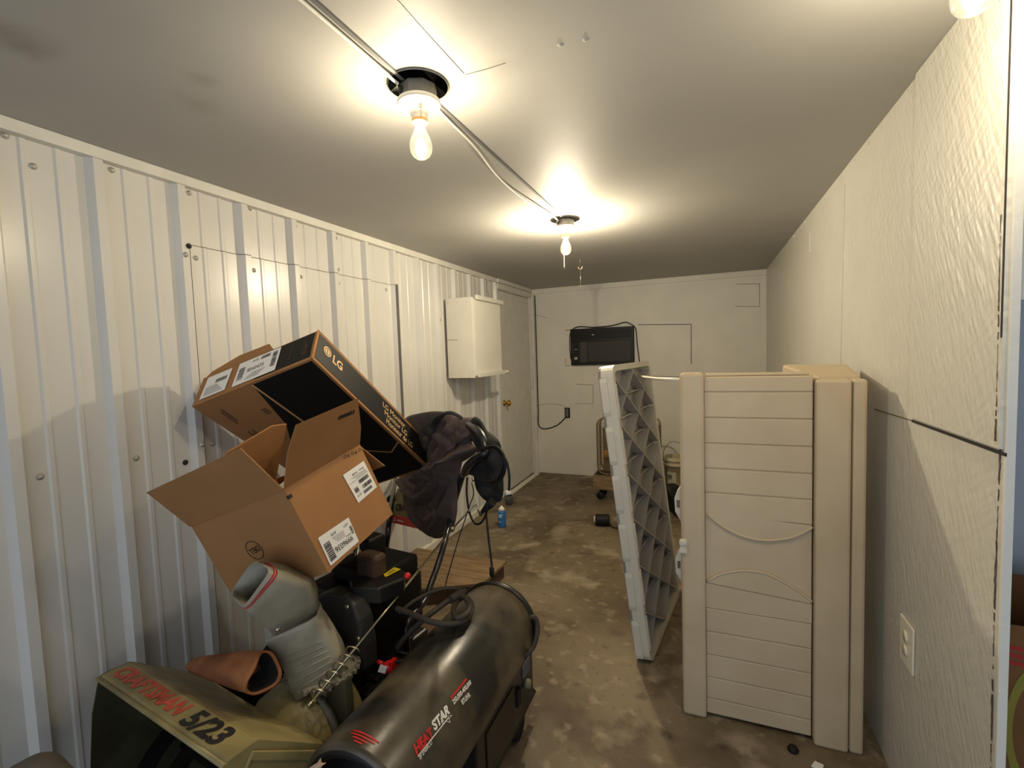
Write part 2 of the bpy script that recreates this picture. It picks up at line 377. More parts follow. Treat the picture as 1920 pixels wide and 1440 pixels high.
# the upper-front sheet stands slightly proud, so its lower and far edges show
e1 = hit(1711, 786, 0, W); e2 = hit(1888, 850, 0, W)
MB().prism([(W, e1.y, e1.z+.006), (W, e1.y, H-.001), (W, WR0, H-.001), (W, WR0, e2.z+.006)], (-.008, 0, 0)).build('wall_sheet', M['osb'], wall_right)
rseam([(1711, 789), (1888, 853)], .0035, 'dark')
rseam([(1640, 767), (1711, 789)], .0015, 'seam')
rseam([(1585, 345), (1577, 690)], .002, 'osb', .003, 'wall_batten')
rseam([(1518, 434), (1518, 474)], .008, 'osb', .004, 'wall_batten')
crk = MB(); rr = random.Random(3); z = .12
crk.box((W-.0092, WR0+.0005, 1.38), (W-.0081, WR0+.0055, H-.01))
crk.build('edge_gap', M['dark'], wall_right)
crk = MB(); pz = []; z = .1
while z < 1.62:
    c_ = .0145+.0018*math.sin(z*9)+rr.uniform(-.001, .001); w = max(.0012, (.0062 if z < 1.25 else .0035)*(.75+.4*math.sin(z*23))+rr.uniform(-.0016, .0016)); pz.append((c_-w/2, c_+w/2, z)); z += rr.uniform(.004, .012)
for a_, b_ in zip(pz, pz[1:]):
    xx = W-.0088 if a_[2] > 1.165 else W-.0008
    if rr.random() > .10: crk.quad([(xx, WR0+a_[0], a_[2]), (xx, WR0+a_[1], a_[2]), (xx, WR0+b_[1], b_[2]), (xx, WR0+b_[0], b_[2])])
crk.build('edge_crack', mat('torn_edge', (104, 92, 84), .9, 0, .5, 60), wall_right, fix=False)
for k in range(26):   # plaster blobs along the top joint
    yv = 1.45+rr.random()**2*2.2; s = rr.uniform(.003, .009)
    if k < 12:
        MB().lathe([(0, -s), (s*.8, -s*.5), (s, 0), (s*.7, s*.6), (0, s)], (W-.001, yv, H-.012-rr.random()*.012), (0, 0, 1), 8).build('caulk_blob', M['osb'], wall_right)
# end post of the opening
struct(MB().box((W-.0012, WR0-.008, 0), (W+WT, WR0-.0005, H-.0005)).build('trim_4', M['white'], bevel=.001))
struct(MB().box((W+WT+.0005, WR0+.002, 1.45), (W+WT+.045, WR0+.03, H-.0005)).build('trim_10', M['white'], bevel=.002))
# adjoining space seen past the end of the right wall
struct(MB().box((W+WT, 2.3, 0), (XE, 2.36, H)).build('wall_adjoining', M['adj']))
struct(MB().box((XE, Y0, 0), (XE+.06, 2.3, H)).build('wall_far_right', M['adj']))
# far left door
jx = MB().box((-.06, DOOR0-.03, 0), (.03, DOOR0, 2.04)).box((-.06, DOOR1, 0), (.03, DOOR1+.03, 2.04)).box((-.06, DOOR0, 2.0), (.03, DOOR1, 2.04))
struct(jx.build('trim_5', M['trim'], bevel=.002))
dr = MB().box((-.03, DOOR0+.004, .012), (.012, DOOR1-.004, 1.996))
door = struct(dr.build('door_1', M['trim'], bevel=.002))
kq = hit(945, 755, 0, .03); 
MB().lathe([(.030, 0), (.030, .006), (.012, .010), (.011, .028), (.022, .036), (.030, .048), (.030, .058), (.020, .068), (0, .070)], (.012, 4.30, .90), (1, 0, 0), 20).build('door_knob', M['brass'], door)
for z in (.28, 1.02, 1.78):
    MB().box((.012, DOOR1-.05, z-.05), (.016, DOOR1-.004, z+.05)).tube([(.018, DOOR1-.004, z-.05), (.018, DOOR1-.004, z+.05)], .006, 8).build('hinge', M['trim'], door)
struct(MB().box((.0, DOOR0-.02, 2.062), (.05, D-.03, H-.0005)).build('trim_6', M['trim'], bevel=.002))
hl = MB().box((.03, DOOR0-.03, 2.004), (.045, DOOR1+.02, 2.058)); struct(hl.build('trim_7', M['trim'], bevel=.002))
struct(MB().box((.006, 2.7, 0), (.04, DOOR0-.04, .05)).build('baseboard_left', M['white'], bevel=.004))
struct(MB().box((.035, DOOR1-.9, 0), (.09, DOOR1, .012)).build('trim_8', M['white'], bevel=.002))

# ================================================================ ceiling lamps
LX = 1.157
def lamp(x, y, label, rotk=0, zoff=0, watts=10):
    t = thing('ceiling_lamp', label, 'lamp', (x, y, H), 'bare bulb ceiling lamps'); 
    m1 = MB().lathe([(.078, -.004), (.080, -.003), (.080, 0), (.0, 0)], (x, y, H-.0006), seg=40)
    m1.lathe([(0, -.0042), (.078, -.004)], (x, y, H-.0006), seg=40)
    m1.build('ceiling_plate', M['disc'], t)
    # round junction box with a knockout
    b = MB().lathe([(.050, 0), (.050, -.036), (.0, -.036)], (x, y, H-.005), seg=8, sm=False)
    jb = b.build('junction_box', M['galv'], t, bevel=.003)
    kn = MB().lathe([(.010, 0), (.010, .002), (0, .002)], (x-.030, y-.0385, H-.022), (-.62, -.78, 0), 12); kn.build('knockout', M['dark'], jb)
    MB().tube([(x-.03, y-.052, H-.010), (x-.028, y-.056, H-.030)], .0025, 6).build('cable_clamp', M['chrome'], jb)
    MB().lathe([(.0, -.040), (.052, -.040), (.057, -.043), (.058, -.050), (.054, -.056), (.040, -.059), (.034, -.060), (.030, -.066), (.024, -.078), (.0205, -.086), (.0205, -.096), (0, -.096)], (x, y, H), seg=36).build('lamp_holder', M['porcelain'], t)
    MB().lathe([(.0208, -.0885), (.0216, -.0890), (.0216, -.0975), (.0208, -.098)], (x, y, H), seg=24, cap=False).build('socket_ring', M['tan_print'], t)
    z0 = H-.094
    prof = [(.013, 0), (.013, -.010), (.0145, -.018), (.019, -.030), (.026, -.044), (.0298, -.058), (.0302, -.068), (.028, -.080), (.022, -.090), (.012, -.0965), (0, -.098)]
    bulb = MB().lathe(prof, (x, y, z0), seg=28, cap=False).build('bulb', M['glass'], t)
    fil = MB().tube([(x-.004, y, z0-.005), (x-.004, y, z0-.045)], .0012, 6).tube([(x+.004, y, z0-.005), (x+.004, y, z0-.045)], .0012, 6)
    fil.build('filament_support', M['chrome'], bulb)
    cl = MB(); n = 26
    cl.tube([(x-.011+.022*i/n, y+.002*math.sin(i*2.4), z0-.052+.002*math.cos(i*2.4)) for i in range(n+1)], .0012, 6)
    cl.build('filament', M['filament'], bulb)
    ch = MB(); ax_, ay_ = math.cos(rotk), math.sin(rotk)
    ch.tube([(x+.020*ax_, y+.020*ay_, H-.068), (x+.030*ax_, y+.030*ay_, H-.068)], .005, 8)
    for i in range(40 if zoff == 0 else 66):
        ch.lathe([(0, -.0014), (.0014, 0), (0, .0014)], (x+.031*ax_, y+.031*ay_, H-.070-i*.0028), seg=5)
    ch.build('pull_chain', M['chrome'], t)
    ld = bpy.data.lights.new('bulb_light', 'POINT'); ld.energy = watts; ld.color = (1.0, .885, .69); ld.shadow_soft_size = .016
    lo = bpy.data.objects.new('bulb_light', ld); C.objects.link(lo); lo.location = (x, y, z0-.056); lo.parent = t
    lo.matrix_parent_inverse = t.matrix_world.inverted()
    return t
lamp(LX, 1.13, 'nearer of the two whole bare bulb ceiling lamps, round grey plate and porcelain holder', -.9)
lamp(LX, 2.56, 'small far bare bulb ceiling lamp at the end of the ceiling cable', 2.2, 1, 38)
lamp(2.267, 1.045, 'bare bulb ceiling lamp cut by the top right corner, beside the white wall', 0, 0, 8.5)
# grey strip standing in for a shadow line, and loose cable
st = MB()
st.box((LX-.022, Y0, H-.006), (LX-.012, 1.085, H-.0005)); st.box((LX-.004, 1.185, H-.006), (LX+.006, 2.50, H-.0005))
tag(st.build('shadow_strip', M['disc']), 'narrow grey strip for the shadow line along the ceiling between the bulb lamps', 'shadow_line')
cb = MB()
cb.tube(smooth_path([(LX-.032, Y0, H-.006), (LX-.034, 0, H-.006), (LX-.036, .6, H-.007), (LX-.034, .95, H-.008), (LX-.030, 1.055, H-.014), (LX-.026, 1.075, H-.018)], 6), .0042, 8)
cb.tube(smooth_path([(LX+.0, 1.185, H-.012), (LX-.012, 1.3, H-.010), (LX-.022, 1.5, H-.012), (LX-.055, 1.75, H-.016), (LX-.062, 2.0, H-.02), (LX-.045, 2.25, H-.016), (LX-.028, 2.46, H-.012), (LX-.024, 2.505, H-.018)], 8), .0038, 8)
tag(cb.build('ceiling_cable', M['white']), 'loose white cable sagging beside the grey ceiling strip', 'cable')
# wrench-like hook hanging at the back
hk = MB(); hq = V((1.355, 3.16, 0)); 
c0 = hit(1088, 503, 1, 3.4)
hk.tube([c0+V((0, 0, -.006)), c0+V((0, 0, -.125))], [.0035, .0028], 8)
hk.tube([c0+V((-.013, 0, .022)), c0+V((-.015, 0, .008)), c0+V((-.008, 0, -.004)), c0+V((0, 0, -.008)), c0+V((.008, 0, -.004)), c0+V((.015, 0, .008)), c0+V((.013, 0, .022))], .004, 8)
hk.lathe([(0, -.006), (.006, -.004), (.006, .004), (0, .006)], c0+V((0, 0, -.128)), seg=10)
hk.tube([c0+V((0, 0, .0)), V((c0.x, c0.y, H))], .0009, 5)
tag(hk.build('ceiling_hook', M['chrome']), 'small silvery forked hook hanging from the ceiling in front of the back wall', 'hook')

# ================================================================ wall cabinet
cy0, cy1, cz0, cz1, cx1 = 3.18, 3.92, 1.215, 1.84, .30
a = hit(832, 560, 0, 0)
t = thing('wall_cabinet', 'white box cabinet mounted high on the ribbed metal wall left of the door', 'cabinet', (0, 3.5, 1.2))
CY0 = 3.20; cbx = .265
CY1 = hit(942, 700, 0, cbx).y
MB().box((.028, CY0, 1.21), (cbx-.012, CY1, 1.215+.60)).build('body', M['white'], t, bevel=.003)
MB().box((cbx-.0118, CY0+.004, 1.225), (cbx, CY1-.004, 1.80)).build('door', M['white'], t, bevel=.002)
MB().box((cbx+.0005, CY0+.02, 1.795), (cbx+.022, CY1+.03, 1.83)).build('top_ledge', M['trim'], t, bevel=.004)
MB().box((cbx+.0005, CY0+.02, 1.212), (cbx+.022, CY1+.03, 1.246)).build('bottom_ledge', M['trim'], t, bevel=.004)
MB().lathe([(.012, 0), (.012, .05), (.016, .052), (.016, .06), (0, .06)], (cbx+.01, CY1+.03, 1.23), (0, 1, 0), 14).build('dowel_end', M['pale_plastic'], t)
for z in (1.25, 1.78):
    for xx in (.05, .13, .21): MB().lathe([(.004, 0), (.004, .001), (0, .0012)], (xx, CY0-.0005, z), (0, -1, 0), 8).build('screw', M['screw'], t)
MB().box((.03, CY0-.0015, 1.50), (.12, CY0-.0003, 1.503)).build('side_seam', M['seam'], t)
bo = MB(); 
bo.grid(lambda u, v: V((.10+.10*u, CY1-.22+.2*v, 1.8155+.035*math.sin(math.pi*u)**.5*math.sin(math.pi*v)**.5*(1+.3*math.sin(9*u+5*v)))), 10, 12)
bo.quad([(.10, CY1-.22, 1.8155), (.20, CY1-.22, 1.8155), (.20, CY1-.02, 1.8155), (.10, CY1-.02, 1.8155)])
tag(bo.build('cloth_bundle', M['glove']), 'small black bundle lying on top of the white wall cabinet', 'bundle')
pv = MB().tube([(.03, 3.98, 1.95), (.03, 3.98, 2.06)], .006, 8); struct(pv.build('trim_9', M['trim']))

# ================================================================ air conditioner, outlet, cords
q0 = hit(1070, 617, 1, D); q1 = hit(1191, 684, 1, D)
x0, x1, z0, z1 = .485, 1.165, 1.232, 1.628
t = thing('air_conditioner', 'black window air conditioner set into the white back wall', 'air conditioner', (x0/2+x1/2, D, z0))
MB().box((x0, D-.05, z0), (x1, D-.0005, z1)).build('case', M['blackp'], t, bevel=.006)
g = MB()
for k in range(7): g.box((x0+.02, D-.0545, z1-.03-k*.014), (x1-.02, D-.0505, z1-.023-k*.014))
g.build('louvre_grille', M['rubber'], t)
MB().box((x0+.19, D-.058, z0+.03), (x1-.03, D-.0505, z1-.145)).build('front_panel', mat('brown_grey_grille', (48, 43, 38), .6, 0, .1, 80), t, bevel=.003)
MB().box((x0+.105, D-.056, z0+.03), (x0+.185, D-.0505, z1-.145)).build('side_panel', mat('grey_strip', (56, 52, 47), .5), t, bevel=.002)
cp = MB().box((x0+.022, D-.056, z0+.03), (x0+.098, D-.0505, z1-.145)).build('control_panel', M['blackp'], t)
MB().lathe([(.018, 0), (.018, .014), (0, .014)], (x0+.06, D-.0562, z0+.075), (0, -1, 0), 16).build('knob', M['screw'], cp)
fr = MB()
for (zz0, zz1) in ((z0+.035, z0+.11), (z0+.125, z1-.155)):
    fr.tube([(x0+.027, D-.057, zz0), (x0+.093, D-.057, zz0), (x0+.093, D-.057, zz1), (x0+.027, D-.057, zz1)], .0012, 4, closed=True)
fr.box((x0+.05, D-.0575, z0+.17), (x0+.072, D-.0562, z0+.178))
fr.build('marking', M['screw'], cp)
MB().box((x0+.24, D-.0555, z1-.075), (x0+.265, D-.053, z1-.068)).build('badge', M['screw'], t)
wc = MB().tube(smooth_path([(x0-.012, D-.006, 1.30), (x0-.02, D-.006, 1.45), (x0-.005, D-.008, 1.60), (x0+.09, D-.03, 1.652), (x0+.25, D-.03, 1.638), (x0+.45, D-.03, 1.645), (x0+.58, D-.03, 1.672), (x1-.04, D-.02, 1.655), (x1+.015, D-.008, 1.60), (x1+.03, D-.006, 1.42), (x1+.05, D-.006, 1.25)], 6), .005, 7)
tag(wc.build('black_wire', M['rubber']), 'thin dark wire draped around the black air conditioner', 'wire')
ox, oz = .416, .70
t = thing('wall_outlet', 'open black outlet box low on the white back wall', 'outlet', (ox, D, oz-.06))
MB().box((ox-.030, D-.012, oz-.058), (ox+.030, D-.0005, oz+.058)).build('box', M['blackp'], t, bevel=.002)
MB().box((ox-.018, D-.018, oz-.045), (ox+.016, D-.0125, oz+.05)).build('receptacle', M['galv'], t, bevel=.003)
pc = [hit(x, y, 1, D-.012) for x, y in [(1060, 783), (1045, 797), (1022, 804), (1008, 797), (1002, 770), (999, 720), (995, 660), (993, 600), (992, 545)]]
pc = [V((max(q.x, .075), q.y, min(q.z, 2.03))) for q in pc]
tag(MB().tube(smooth_path(pc, 8), .0055, 8).build('power_cord', M['rubber']), 'black power cord looping from the open outlet up the back corner', 'cord')
pc = [hit(x, y, 1, D-.005) for x, y in [(1062, 763), (1050, 759), (1030, 757), (1008, 760), (1003, 762)]]
tag(MB().tube(smooth_path(pc, 5), .0025, 6).build('thin_wire', M['screw']), 'thin pale wire stapled above the outlet on the back wall', 'wire')
# right wall switch plate
PX = W-.0005; py_, pz = 1.66, .499
t = thing('outlet_plate', 'white outlet cover plate on the rough right wall', 'outlet', (PX, py_, pz-.06))
pl = MB().box((PX-.006, py_-.048, pz-.068), (PX, py_+.048, pz+.068)).build('plate', M['porcelain'], t, bevel=.003)
for dz in (-.02, .022):
    MB().lathe([(.017, 0), (.017, .003), (.0, .0035)], (PX-.0065, py_, pz+dz), (-1, 0, 0), 20).build('socket', M['porcelain'], t)
# ================================================================ storage shed panels
SY = 1.84
shr = mat('shadow_groove', (150, 136, 112), .5)
t = thing('shed_wall', 'tall beige plastic shed wall panel with clapboard grooves, standing by the right wall', 'shed wall', (2.0, SY+.05, 0))
MB().box((1.768, SY-.022, .0), (1.851, SY+.06, 1.29)).build('corner_rail', M['shed'], t, bevel=.012)
def face_y(x, z):   # clapboard surface
    return SY
sid = MB()
xs0, xs1 = 1.8515, 2.188
zt = 1.275
ed = [0.012, .072, .154, .241, .330, .420]
up = [.767, .854, .943, 1.035, 1.128, 1.220]
# main slab
sid.box((xs0, SY+.0045, .012), (xs1, SY+.085, zt))
def board(poly, th=.012):
    sid.prism([(x, SY+.012, z) for x, z in poly], (0, -th, 0))
g_ = .0016
for a_, b_ in zip(ed, ed[1:]): board([(xs0, a_+g_), (xs1, a_+g_), (xs1, b_-g_), (xs0, b_-g_)])
for a_, b_ in zip(up, up[1:]+[zt]): board([(xs0, a_+g_), (xs1, a_+g_), (xs1, b_-g_), (xs0, b_-g_)])
sid.build('siding', M['shed'], t, bevel=.0025)
def arcpts(px):
    q = smooth_path([hit(x, y, 1, SY) for x, y in px], 4); return [(min(max(p_.x, xs0), xs1), p_.z) for p_ in q]
lowarc = arcpts([(1326, 1090), (1348, 1078), (1375, 1072), (1397, 1070), (1430, 1074), (1457, 1085), (1484, 1100), (1505, 1114), (1523, 1129)])
uparc = arcpts([(1326, 963), (1348, 982), (1375, 998), (1402, 1008), (1435, 1013), (1467, 1011), (1495, 1004), (1525, 988)])
oval = MB()
oval.prism([(x, SY+.0118, z+.004) for x, z in lowarc]+[(x, SY+.0118, z-.004) for x, z in uparc[::-1]], (0, -.007, 0))
oval.build('blank_oval', M['shed'], t, bevel=.002)
cap = MB(); zl, zr = lowarc[0][1], lowarc[-1][1]
cap.prism([(x, SY+.0118, z-.004) for x, z in lowarc], (0, -.0122, 0))
cap.prism([(x, SY+.0118, z+.004) for x, z in uparc], (0, -.0122, 0))
cap.prism([(xs0, SY+.0118, zl-.006), (xs1, SY+.0118, zr-.010), (xs1, SY+.0118, .4215), (xs0, SY+.0118, .4215)], (0, -.012, 0))
cap.build('siding', M['shed'], t)
MB().tube([(x, SY-.001, z) for x, z in uparc], .0045, 8).tube([(x, SY+.001, z) for x, z in lowarc], .0045, 8).build('arc_bead', M['shed'], t)
for zc, n_ in ((.795, 1), (.56, 2)):
    pts = [(1.768, SY+.018, zc-.075), (1.763, SY+.018, zc-.06), (1.746, SY+.018, zc-.030), (1.744, SY+.018, zc+.02), (1.755, SY+.018, zc+.05), (1.768, SY+.018, zc+.07)]
    MB().prism(pts, (0, .03, 0)).build('hinge_lug', M['pale_plastic'], t, bevel=.003)
    MB().box((1.752, SY+.0165, zc-.012), (1.763, SY+.0178, zc+.016)).build('slot', M['seam'], t)
lt = MB().box((1.762, SY-.034, .66), (1.79, SY-.0225, .675)).box((1.762, SY-.034, .63), (1.79, SY-.0225, .643)).box((1.764, SY-.026, .625), (1.786, SY-.0222, .68))
lt.build('latch', M['pale_plastic'], t, bevel=.002)
MB().box((1.856, SY+.02, 1.2755), (2.18, SY+.075, 1.285)).build('top_lip', M['shed'], t, bevel=.003)
# second panel, wrapped behind
t = thing('shed_corner', 'beige plastic shed corner panel with a long vertical seam, nearest the right wall', 'shed wall', (2.25, SY+.1, 0))
MB().box((2.192, SY-.026, 0), (2.292, SY+.05, 1.262)).build('rail', M['shed'], t, bevel=.009)
MB().box((2.295, SY-.02, 0), (2.335, SY+.05, 1.262)).build('outer_rail', M['shed'], t, bevel=.009)
MB().prism([(2.21, SY+.0505, 1.20), (2.333, SY+.0505, 1.20), (2.36, SY+.33, 1.23), (2.17, SY+.42, 1.23), (2.15, SY+.40, 1.23)], (0, 0, .068)).build('top_flange', M['shed'], t, bevel=.008)
MB().box((2.23, SY+.0505, 0), (2.325, SY+.30, 1.199)).build('return_face', M['shed'], t, bevel=.005)

# ================================================================ ribbed lid standing on its end
B0 = V((1.573, 2.06, .002)); Bt = V((1.421, 2.06, 1.307)); B1 = V((1.660, 2.75, .002))
bu = (B1-B0); bv_ = V((1.421, 2.04, 1.311))-B0
Wd, Hd = bu.length, bv_.length; bu.normalize(); bv_ = (bv_-bu*bv_.dot(bu)).normalized(); bn = bu.cross(bv_).normalized()  # +x side
if bn.x < 0: bn = -bn
def BP(s, t_, d): return B0+bu*s+bv_*t_+bn*d
t = thing('shed_door', 'grey plastic door panel standing upright, triangular ribs facing out', 'shed door', B0)
DP = .055
mb = MB()
R_ = .05
def rrect(s0, s1, t0, t1, r, n=5):
    o = []
    for cx_, cy_, a0 in ((s1-r, t0+r, -90), (s1-r, t1-r, 0), (s0+r, t1-r, 90), (s0+r, t0+r, 180)):
        for i in range(n+1):
            th = math.radians(a0+90*i/n); o.append((cx_+r*math.cos(th), cy_+r*math.sin(th)))
    return o
oq = rrect(0, Wd, 0, Hd, R_)
mb.prism([BP(s, q, 0) for s, q in oq], -bn*.012)
mb.build('skin', M['shed_back'], t)
iq = rrect(.028, Wd-.028, .028, Hd-.028, R_-.02)
rim = MB(); n = len(oq)
P_ = [BP(s, q, -.012) for s, q in oq]+[BP(s, q, DP) for s, q in oq]+[BP(s, q, DP) for s, q in iq]+[BP(s, q, .0) for s, q in iq]
rim.add(P_, [(i, (i+1) % n, (i+1) % n+n, i+n) for i in range(n)]+[(i+n, (i+1) % n+n, (i+1) % n+2*n, i+2*n) for i in range(n)]+[(i+2*n, (i+1) % n+2*n, (i+1) % n+3*n, i+3*n) for i in range(n)])
rim.build('rim', M['pale_plastic'], t)
rib = MB()
def wallseg(a, b, h=DP-.002, th=.003):
    A = V((a[0], a[1])); B = V((b[0], b[1])); d = (B-A)
    if d.length < .01: return
    nn = V((-d.y, d.x)).normalized()*th
    q = [(A-nn), (B-nn), (B+nn), (A+nn)]
    rib.prism([BP(x.x, x.y, 0) for x in q], bn*h)
s0, s1, t0, t1 = .03, Wd-.03, .03, Hd-.03
rowh = .104; cellw = .34
def clip(a, b):
    (x0, y0), (x1, y1) = a, b; dx, dy = x1-x0, y1-y0; u0, u1 = 0, 1
    for pq, q in ((-dx, x0-s0), (dx, s1-x0), (-dy, y0-t0), (dy, t1-y0)):
        if abs(pq) < 1e-9:
            if q < 0: return None
            continue
        r = q/pq
        if pq < 0: u0 = max(u0, r)
        else: u1 = min(u1, r)
    return None if u0 >= u1 else ((x0+dx*u0, y0+dy*u0), (x0+dx*u1, y0+dy*u1))
for k in range(-16, 18):
    for sg in (1, -1):
        c = clip((k*cellw-4*cellw*sg, -8*rowh+t0), (k*cellw+8*cellw*sg, 16*rowh+t0))
        if c: wallseg(*c)
for k in range(1, 12): wallseg((s0, t0+k*rowh), (s1, t0+k*rowh), DP*.45)
rib.build('triangular_ribs', M['shed_back'], t)
for k in range(6):
    a_, b_ = .06+k*.205, .06+k*.205+.15
    nt = MB().prism([BP(.004, a_, DP), BP(.024, a_, DP), BP(.024, b_, DP), BP(.004, b_, DP)], bn*.005)
    nt.build('rim_clip', M['pale_plastic'], t, bevel=.002)
for k in range(6):   # bulging outer edge
    a_, b_ = .02+k*.215, .02+k*.215+.17
    MB().prism([BP(-.0005, a_, -.01), BP(-.006, a_+.02, -.008), BP(-.006, b_-.02, -.008), BP(-.0005, b_, -.01)], bn*.035).build('edge_pad', M['pale_plastic'], t, bevel=.004)
hl = MB(); a0 = BP(Wd, 1.10, .01)
hl.tube([BP(Wd-.05, 1.11, .03), BP(Wd+.085, 1.115, .03), BP(Wd+.085, 1.18, .03), BP(Wd-.05, 1.175, .03)], .004, 6); hl.build('latch_loop', M['screw'], t)
ra = BP(.42, Hd-.075, DP+.005); rb = V((1.775, SY+.065, 1.262))
tag(MB().tube([ra, ra*.5+rb*.5+V((0, 0, -.004)), rb], .0065, 10).build('white_rod', M['porcelain']), 'white plastic rod spanning from the ribbed panel to the beige shed panel', 'rod')

# ================================================================ back corner: wire guarded heater, bucket, bag
t = thing('wire_heater', 'tan wire guarded heater on casters behind the ribbed panel', 'heater', (1.15, 4.35, 0))
hx0, hx1, hy = .92, 1.47, 4.34
cg = MB()
def rr2(x0, x1, z0, z1, r, y):
    return [(x, y, z) for x, z in rrect(x0, x1, z0, z1, r, 5)]
cg.tube(rr2(hx0, hx1, .24, .76, .07, hy), .007, 7, closed=True); cg.tube(rr2(hx0, hx1, .24, .76, .07, hy+.16), .007, 7, closed=True)
for k in range(1, 24):
    x = hx0+(hx1-hx0)*k/24; e = .05*max(0, 1-min(x-hx0, hx1-x)/.07)**2
    cg.tube([(x, hy, .245), (x, hy, .755-e)], .0016, 4, caps=False)
for k in range(1, 22): cg.tube([(hx0, hy-.001, .24+.5*k/22), (hx1, hy-.001, .24+.5*k/22)], .0014, 4, caps=False)
for x in (hx0, hx1):
    for k in range(1, 5): cg.tube([(x, hy+.16*k/5, .25), (x, hy+.16*k/5, .70)], .0016, 4, caps=False)
    for k in range(1, 18): cg.tube([(x, hy, .24+.45*k/18), (x, hy+.16, .24+.45*k/18)], .0014, 4, caps=False)
cg.build('wire_guard', M['wire'], t)
MB().box((hx0+.03, hy+.10, .24), (hx1-.03, hy+.155, .66)).build('reflector', M['wire'], t, bevel=.01)
MB().tube([(hx0+.05, hy+.06, .42), (hx1-.05, hy+.06, .42)], .035, 12).build('burner', M['orange'], t)
MB().box((hx0-.04, hy-.04, .10), (hx1+.02, hy+.18, .235)).build('base', M['wood'], t, bevel=.005)
sl = MB()
for k in range(4): sl.box((hx0-.02, hy-.03+k*.045, .2355), (hx1-.2, hy-.005+k*.045, .240))
sl.build('slots', M['dark'], t)
for x in (hx0+.02, hx1-.04):
    for y in (hy, hy+.14):
        MB().lathe([(0, -.014), (.03, -.014), (.035, -.010), (.035, .010), (.03, .014), (0, .014)], (x, y, .0355), (0, 1, 0), 16).tube([(x, y, .04), (x, y, .0995)], .008, 6).build('caster', M['rubber'], t)
tk = thing('dark_motor', 'small dark cylindrical pump lying at the foot of the wire heater', 'motor', (1.0, 3.85, 0))
mq = hit(1130, 975, 2, .045)
MB().lathe([(0, -.055), (.04, -.055), (.045, -.045), (.045, .045), (.04, .055), (0, .055)], (mq.x, mq.y, .046), (1, .2, 0), 18).build('housing', M['rubber'], tk)
MB().lathe([(.028, 0), (.028, .012), (.01, .014), (0, .014)], V((mq.x, mq.y, .046))-V((1, .2, 0)).normalized()*.069, (1, .2, 0), 16).build('end_cap', M['screw'], tk)
MB().tube(smooth_path([(mq.x+.05, mq.y, .02), (mq.x+.10, mq.y-.04, .006), (mq.x+.15, mq.y+.02, .006), (mq.x+.12, mq.y+.08, .006)], 6), .005, 6).build('cord', M['rubber'], tk)
bq = V((1.590, 4.66, 0))
t = thing('bucket', 'dirty white plastic bucket with a wire bail, between the two shed pieces', 'bucket', bq)
br = .105; BH = .37
MB().lathe([(0, .002), (br*.86, .002), (br*.88, .01), (br*.98, BH-.08), (br*1.06, BH-.078), (br*1.06, BH-.066), (br*1.0, BH-.064), (br*1.01, BH-.035), (br*1.08, BH-.033), (br*1.08, BH-.02), (br*1.02, BH-.018), (br*1.04, BH), (br*.99, BH), (br*.84, .02), (0, .02)], bq, seg=32, cap=False).build('pail', M['bucket'], t)
MB().tube(smooth_path([bq+V((-br*1.09, 0, BH-.05)), bq+V((-br*1.0, -.01, BH+.05)), bq+V((-br*.5, -.03, BH+.13)), bq+V((0, -.035, BH+.145)), bq+V((br*.5, -.03, BH+.12)), bq+V((br*1.0, -.01, BH+.05)), bq+V((br*1.09, 0, BH-.05))], 6), .003, 6).build('bail', M['wire'], t)
lb = MB()
def cyl(u, v, r, z0, z1, a0, a1, c): th = a0+(a1-a0)*u; return c+V((math.cos(th)*r, math.sin(th)*r, z0+(z1-z0)*v))
fn = lambda u, v: cyl(u, v, br*(.95+.04*v)+.0025, .10, .24, math.radians(228), math.radians(275), bq)
lb.grid(fn, 8, 4, 0)
fn2 = lambda u, v: cyl(.1+.5*u, .5+.4*v, br*1.0+.003, .10, .24, math.radians(228), math.radians(275), bq)
lbl = lb.build('label', mat('green_white_label', (178, 176, 150), .6), t); lb = MB(); lb.add([fn2(0, .02), fn2(.9, .02), fn2(.9, .1), fn2(0, .1)], [(0, 1, 2, 3)])
for k in range(4): lb.add([fn2(k*.25, .2), fn2(k*.25+.15, .2), fn2(k*.25+.15, .8), fn2(k*.25, .8)], [(0, 1, 2, 3)], 0)
lb.build('label_print', M['ink'], lbl)


def blob(name, mats, outline, center, depth_dir, T, folds, nu=64, nv=18, parent=None, back=.6, seed=0):
    """closed soft body from a 3-D outline loop: bulges by T along depth_dir, with folds(u, s)."""
    O = smooth_path(outline, max(2, nu//len(outline)), closed=True); N = len(O); c = V(center); dd = V(depth_dir).normalized()
    mb = MB(); vs = []
    for j in range(nv+1):
        s = j/nv
        for i in range(N):
            q = c+(O[i]-c)*s; h = T*math.sqrt(max(0, 1-s**2.6)); h += folds(i/N, s, q)*min(1, (1-s)*5+.15)
            vs.append(q+dd*h)
    fs = [(j*N+i, j*N+(i+1) % N, (j+1)*N+(i+1) % N, (j+1)*N+i) for j in range(nv) for i in range(N)]
    mb.add(vs, fs, 0, True)
    vs = []
    for j in range(nv+1):
        s = j/nv
        for i in range(N):
            q = c+(O[i]-c)*s; h = -back*T*math.sqrt(max(0, 1-s**2.6)); vs.append(q+dd*h if s < 1 else q+dd*(folds(i/N, s, q)*.15))
    mb.add(vs, fs, 0, True)
    return mb.build(name, mats, parent)
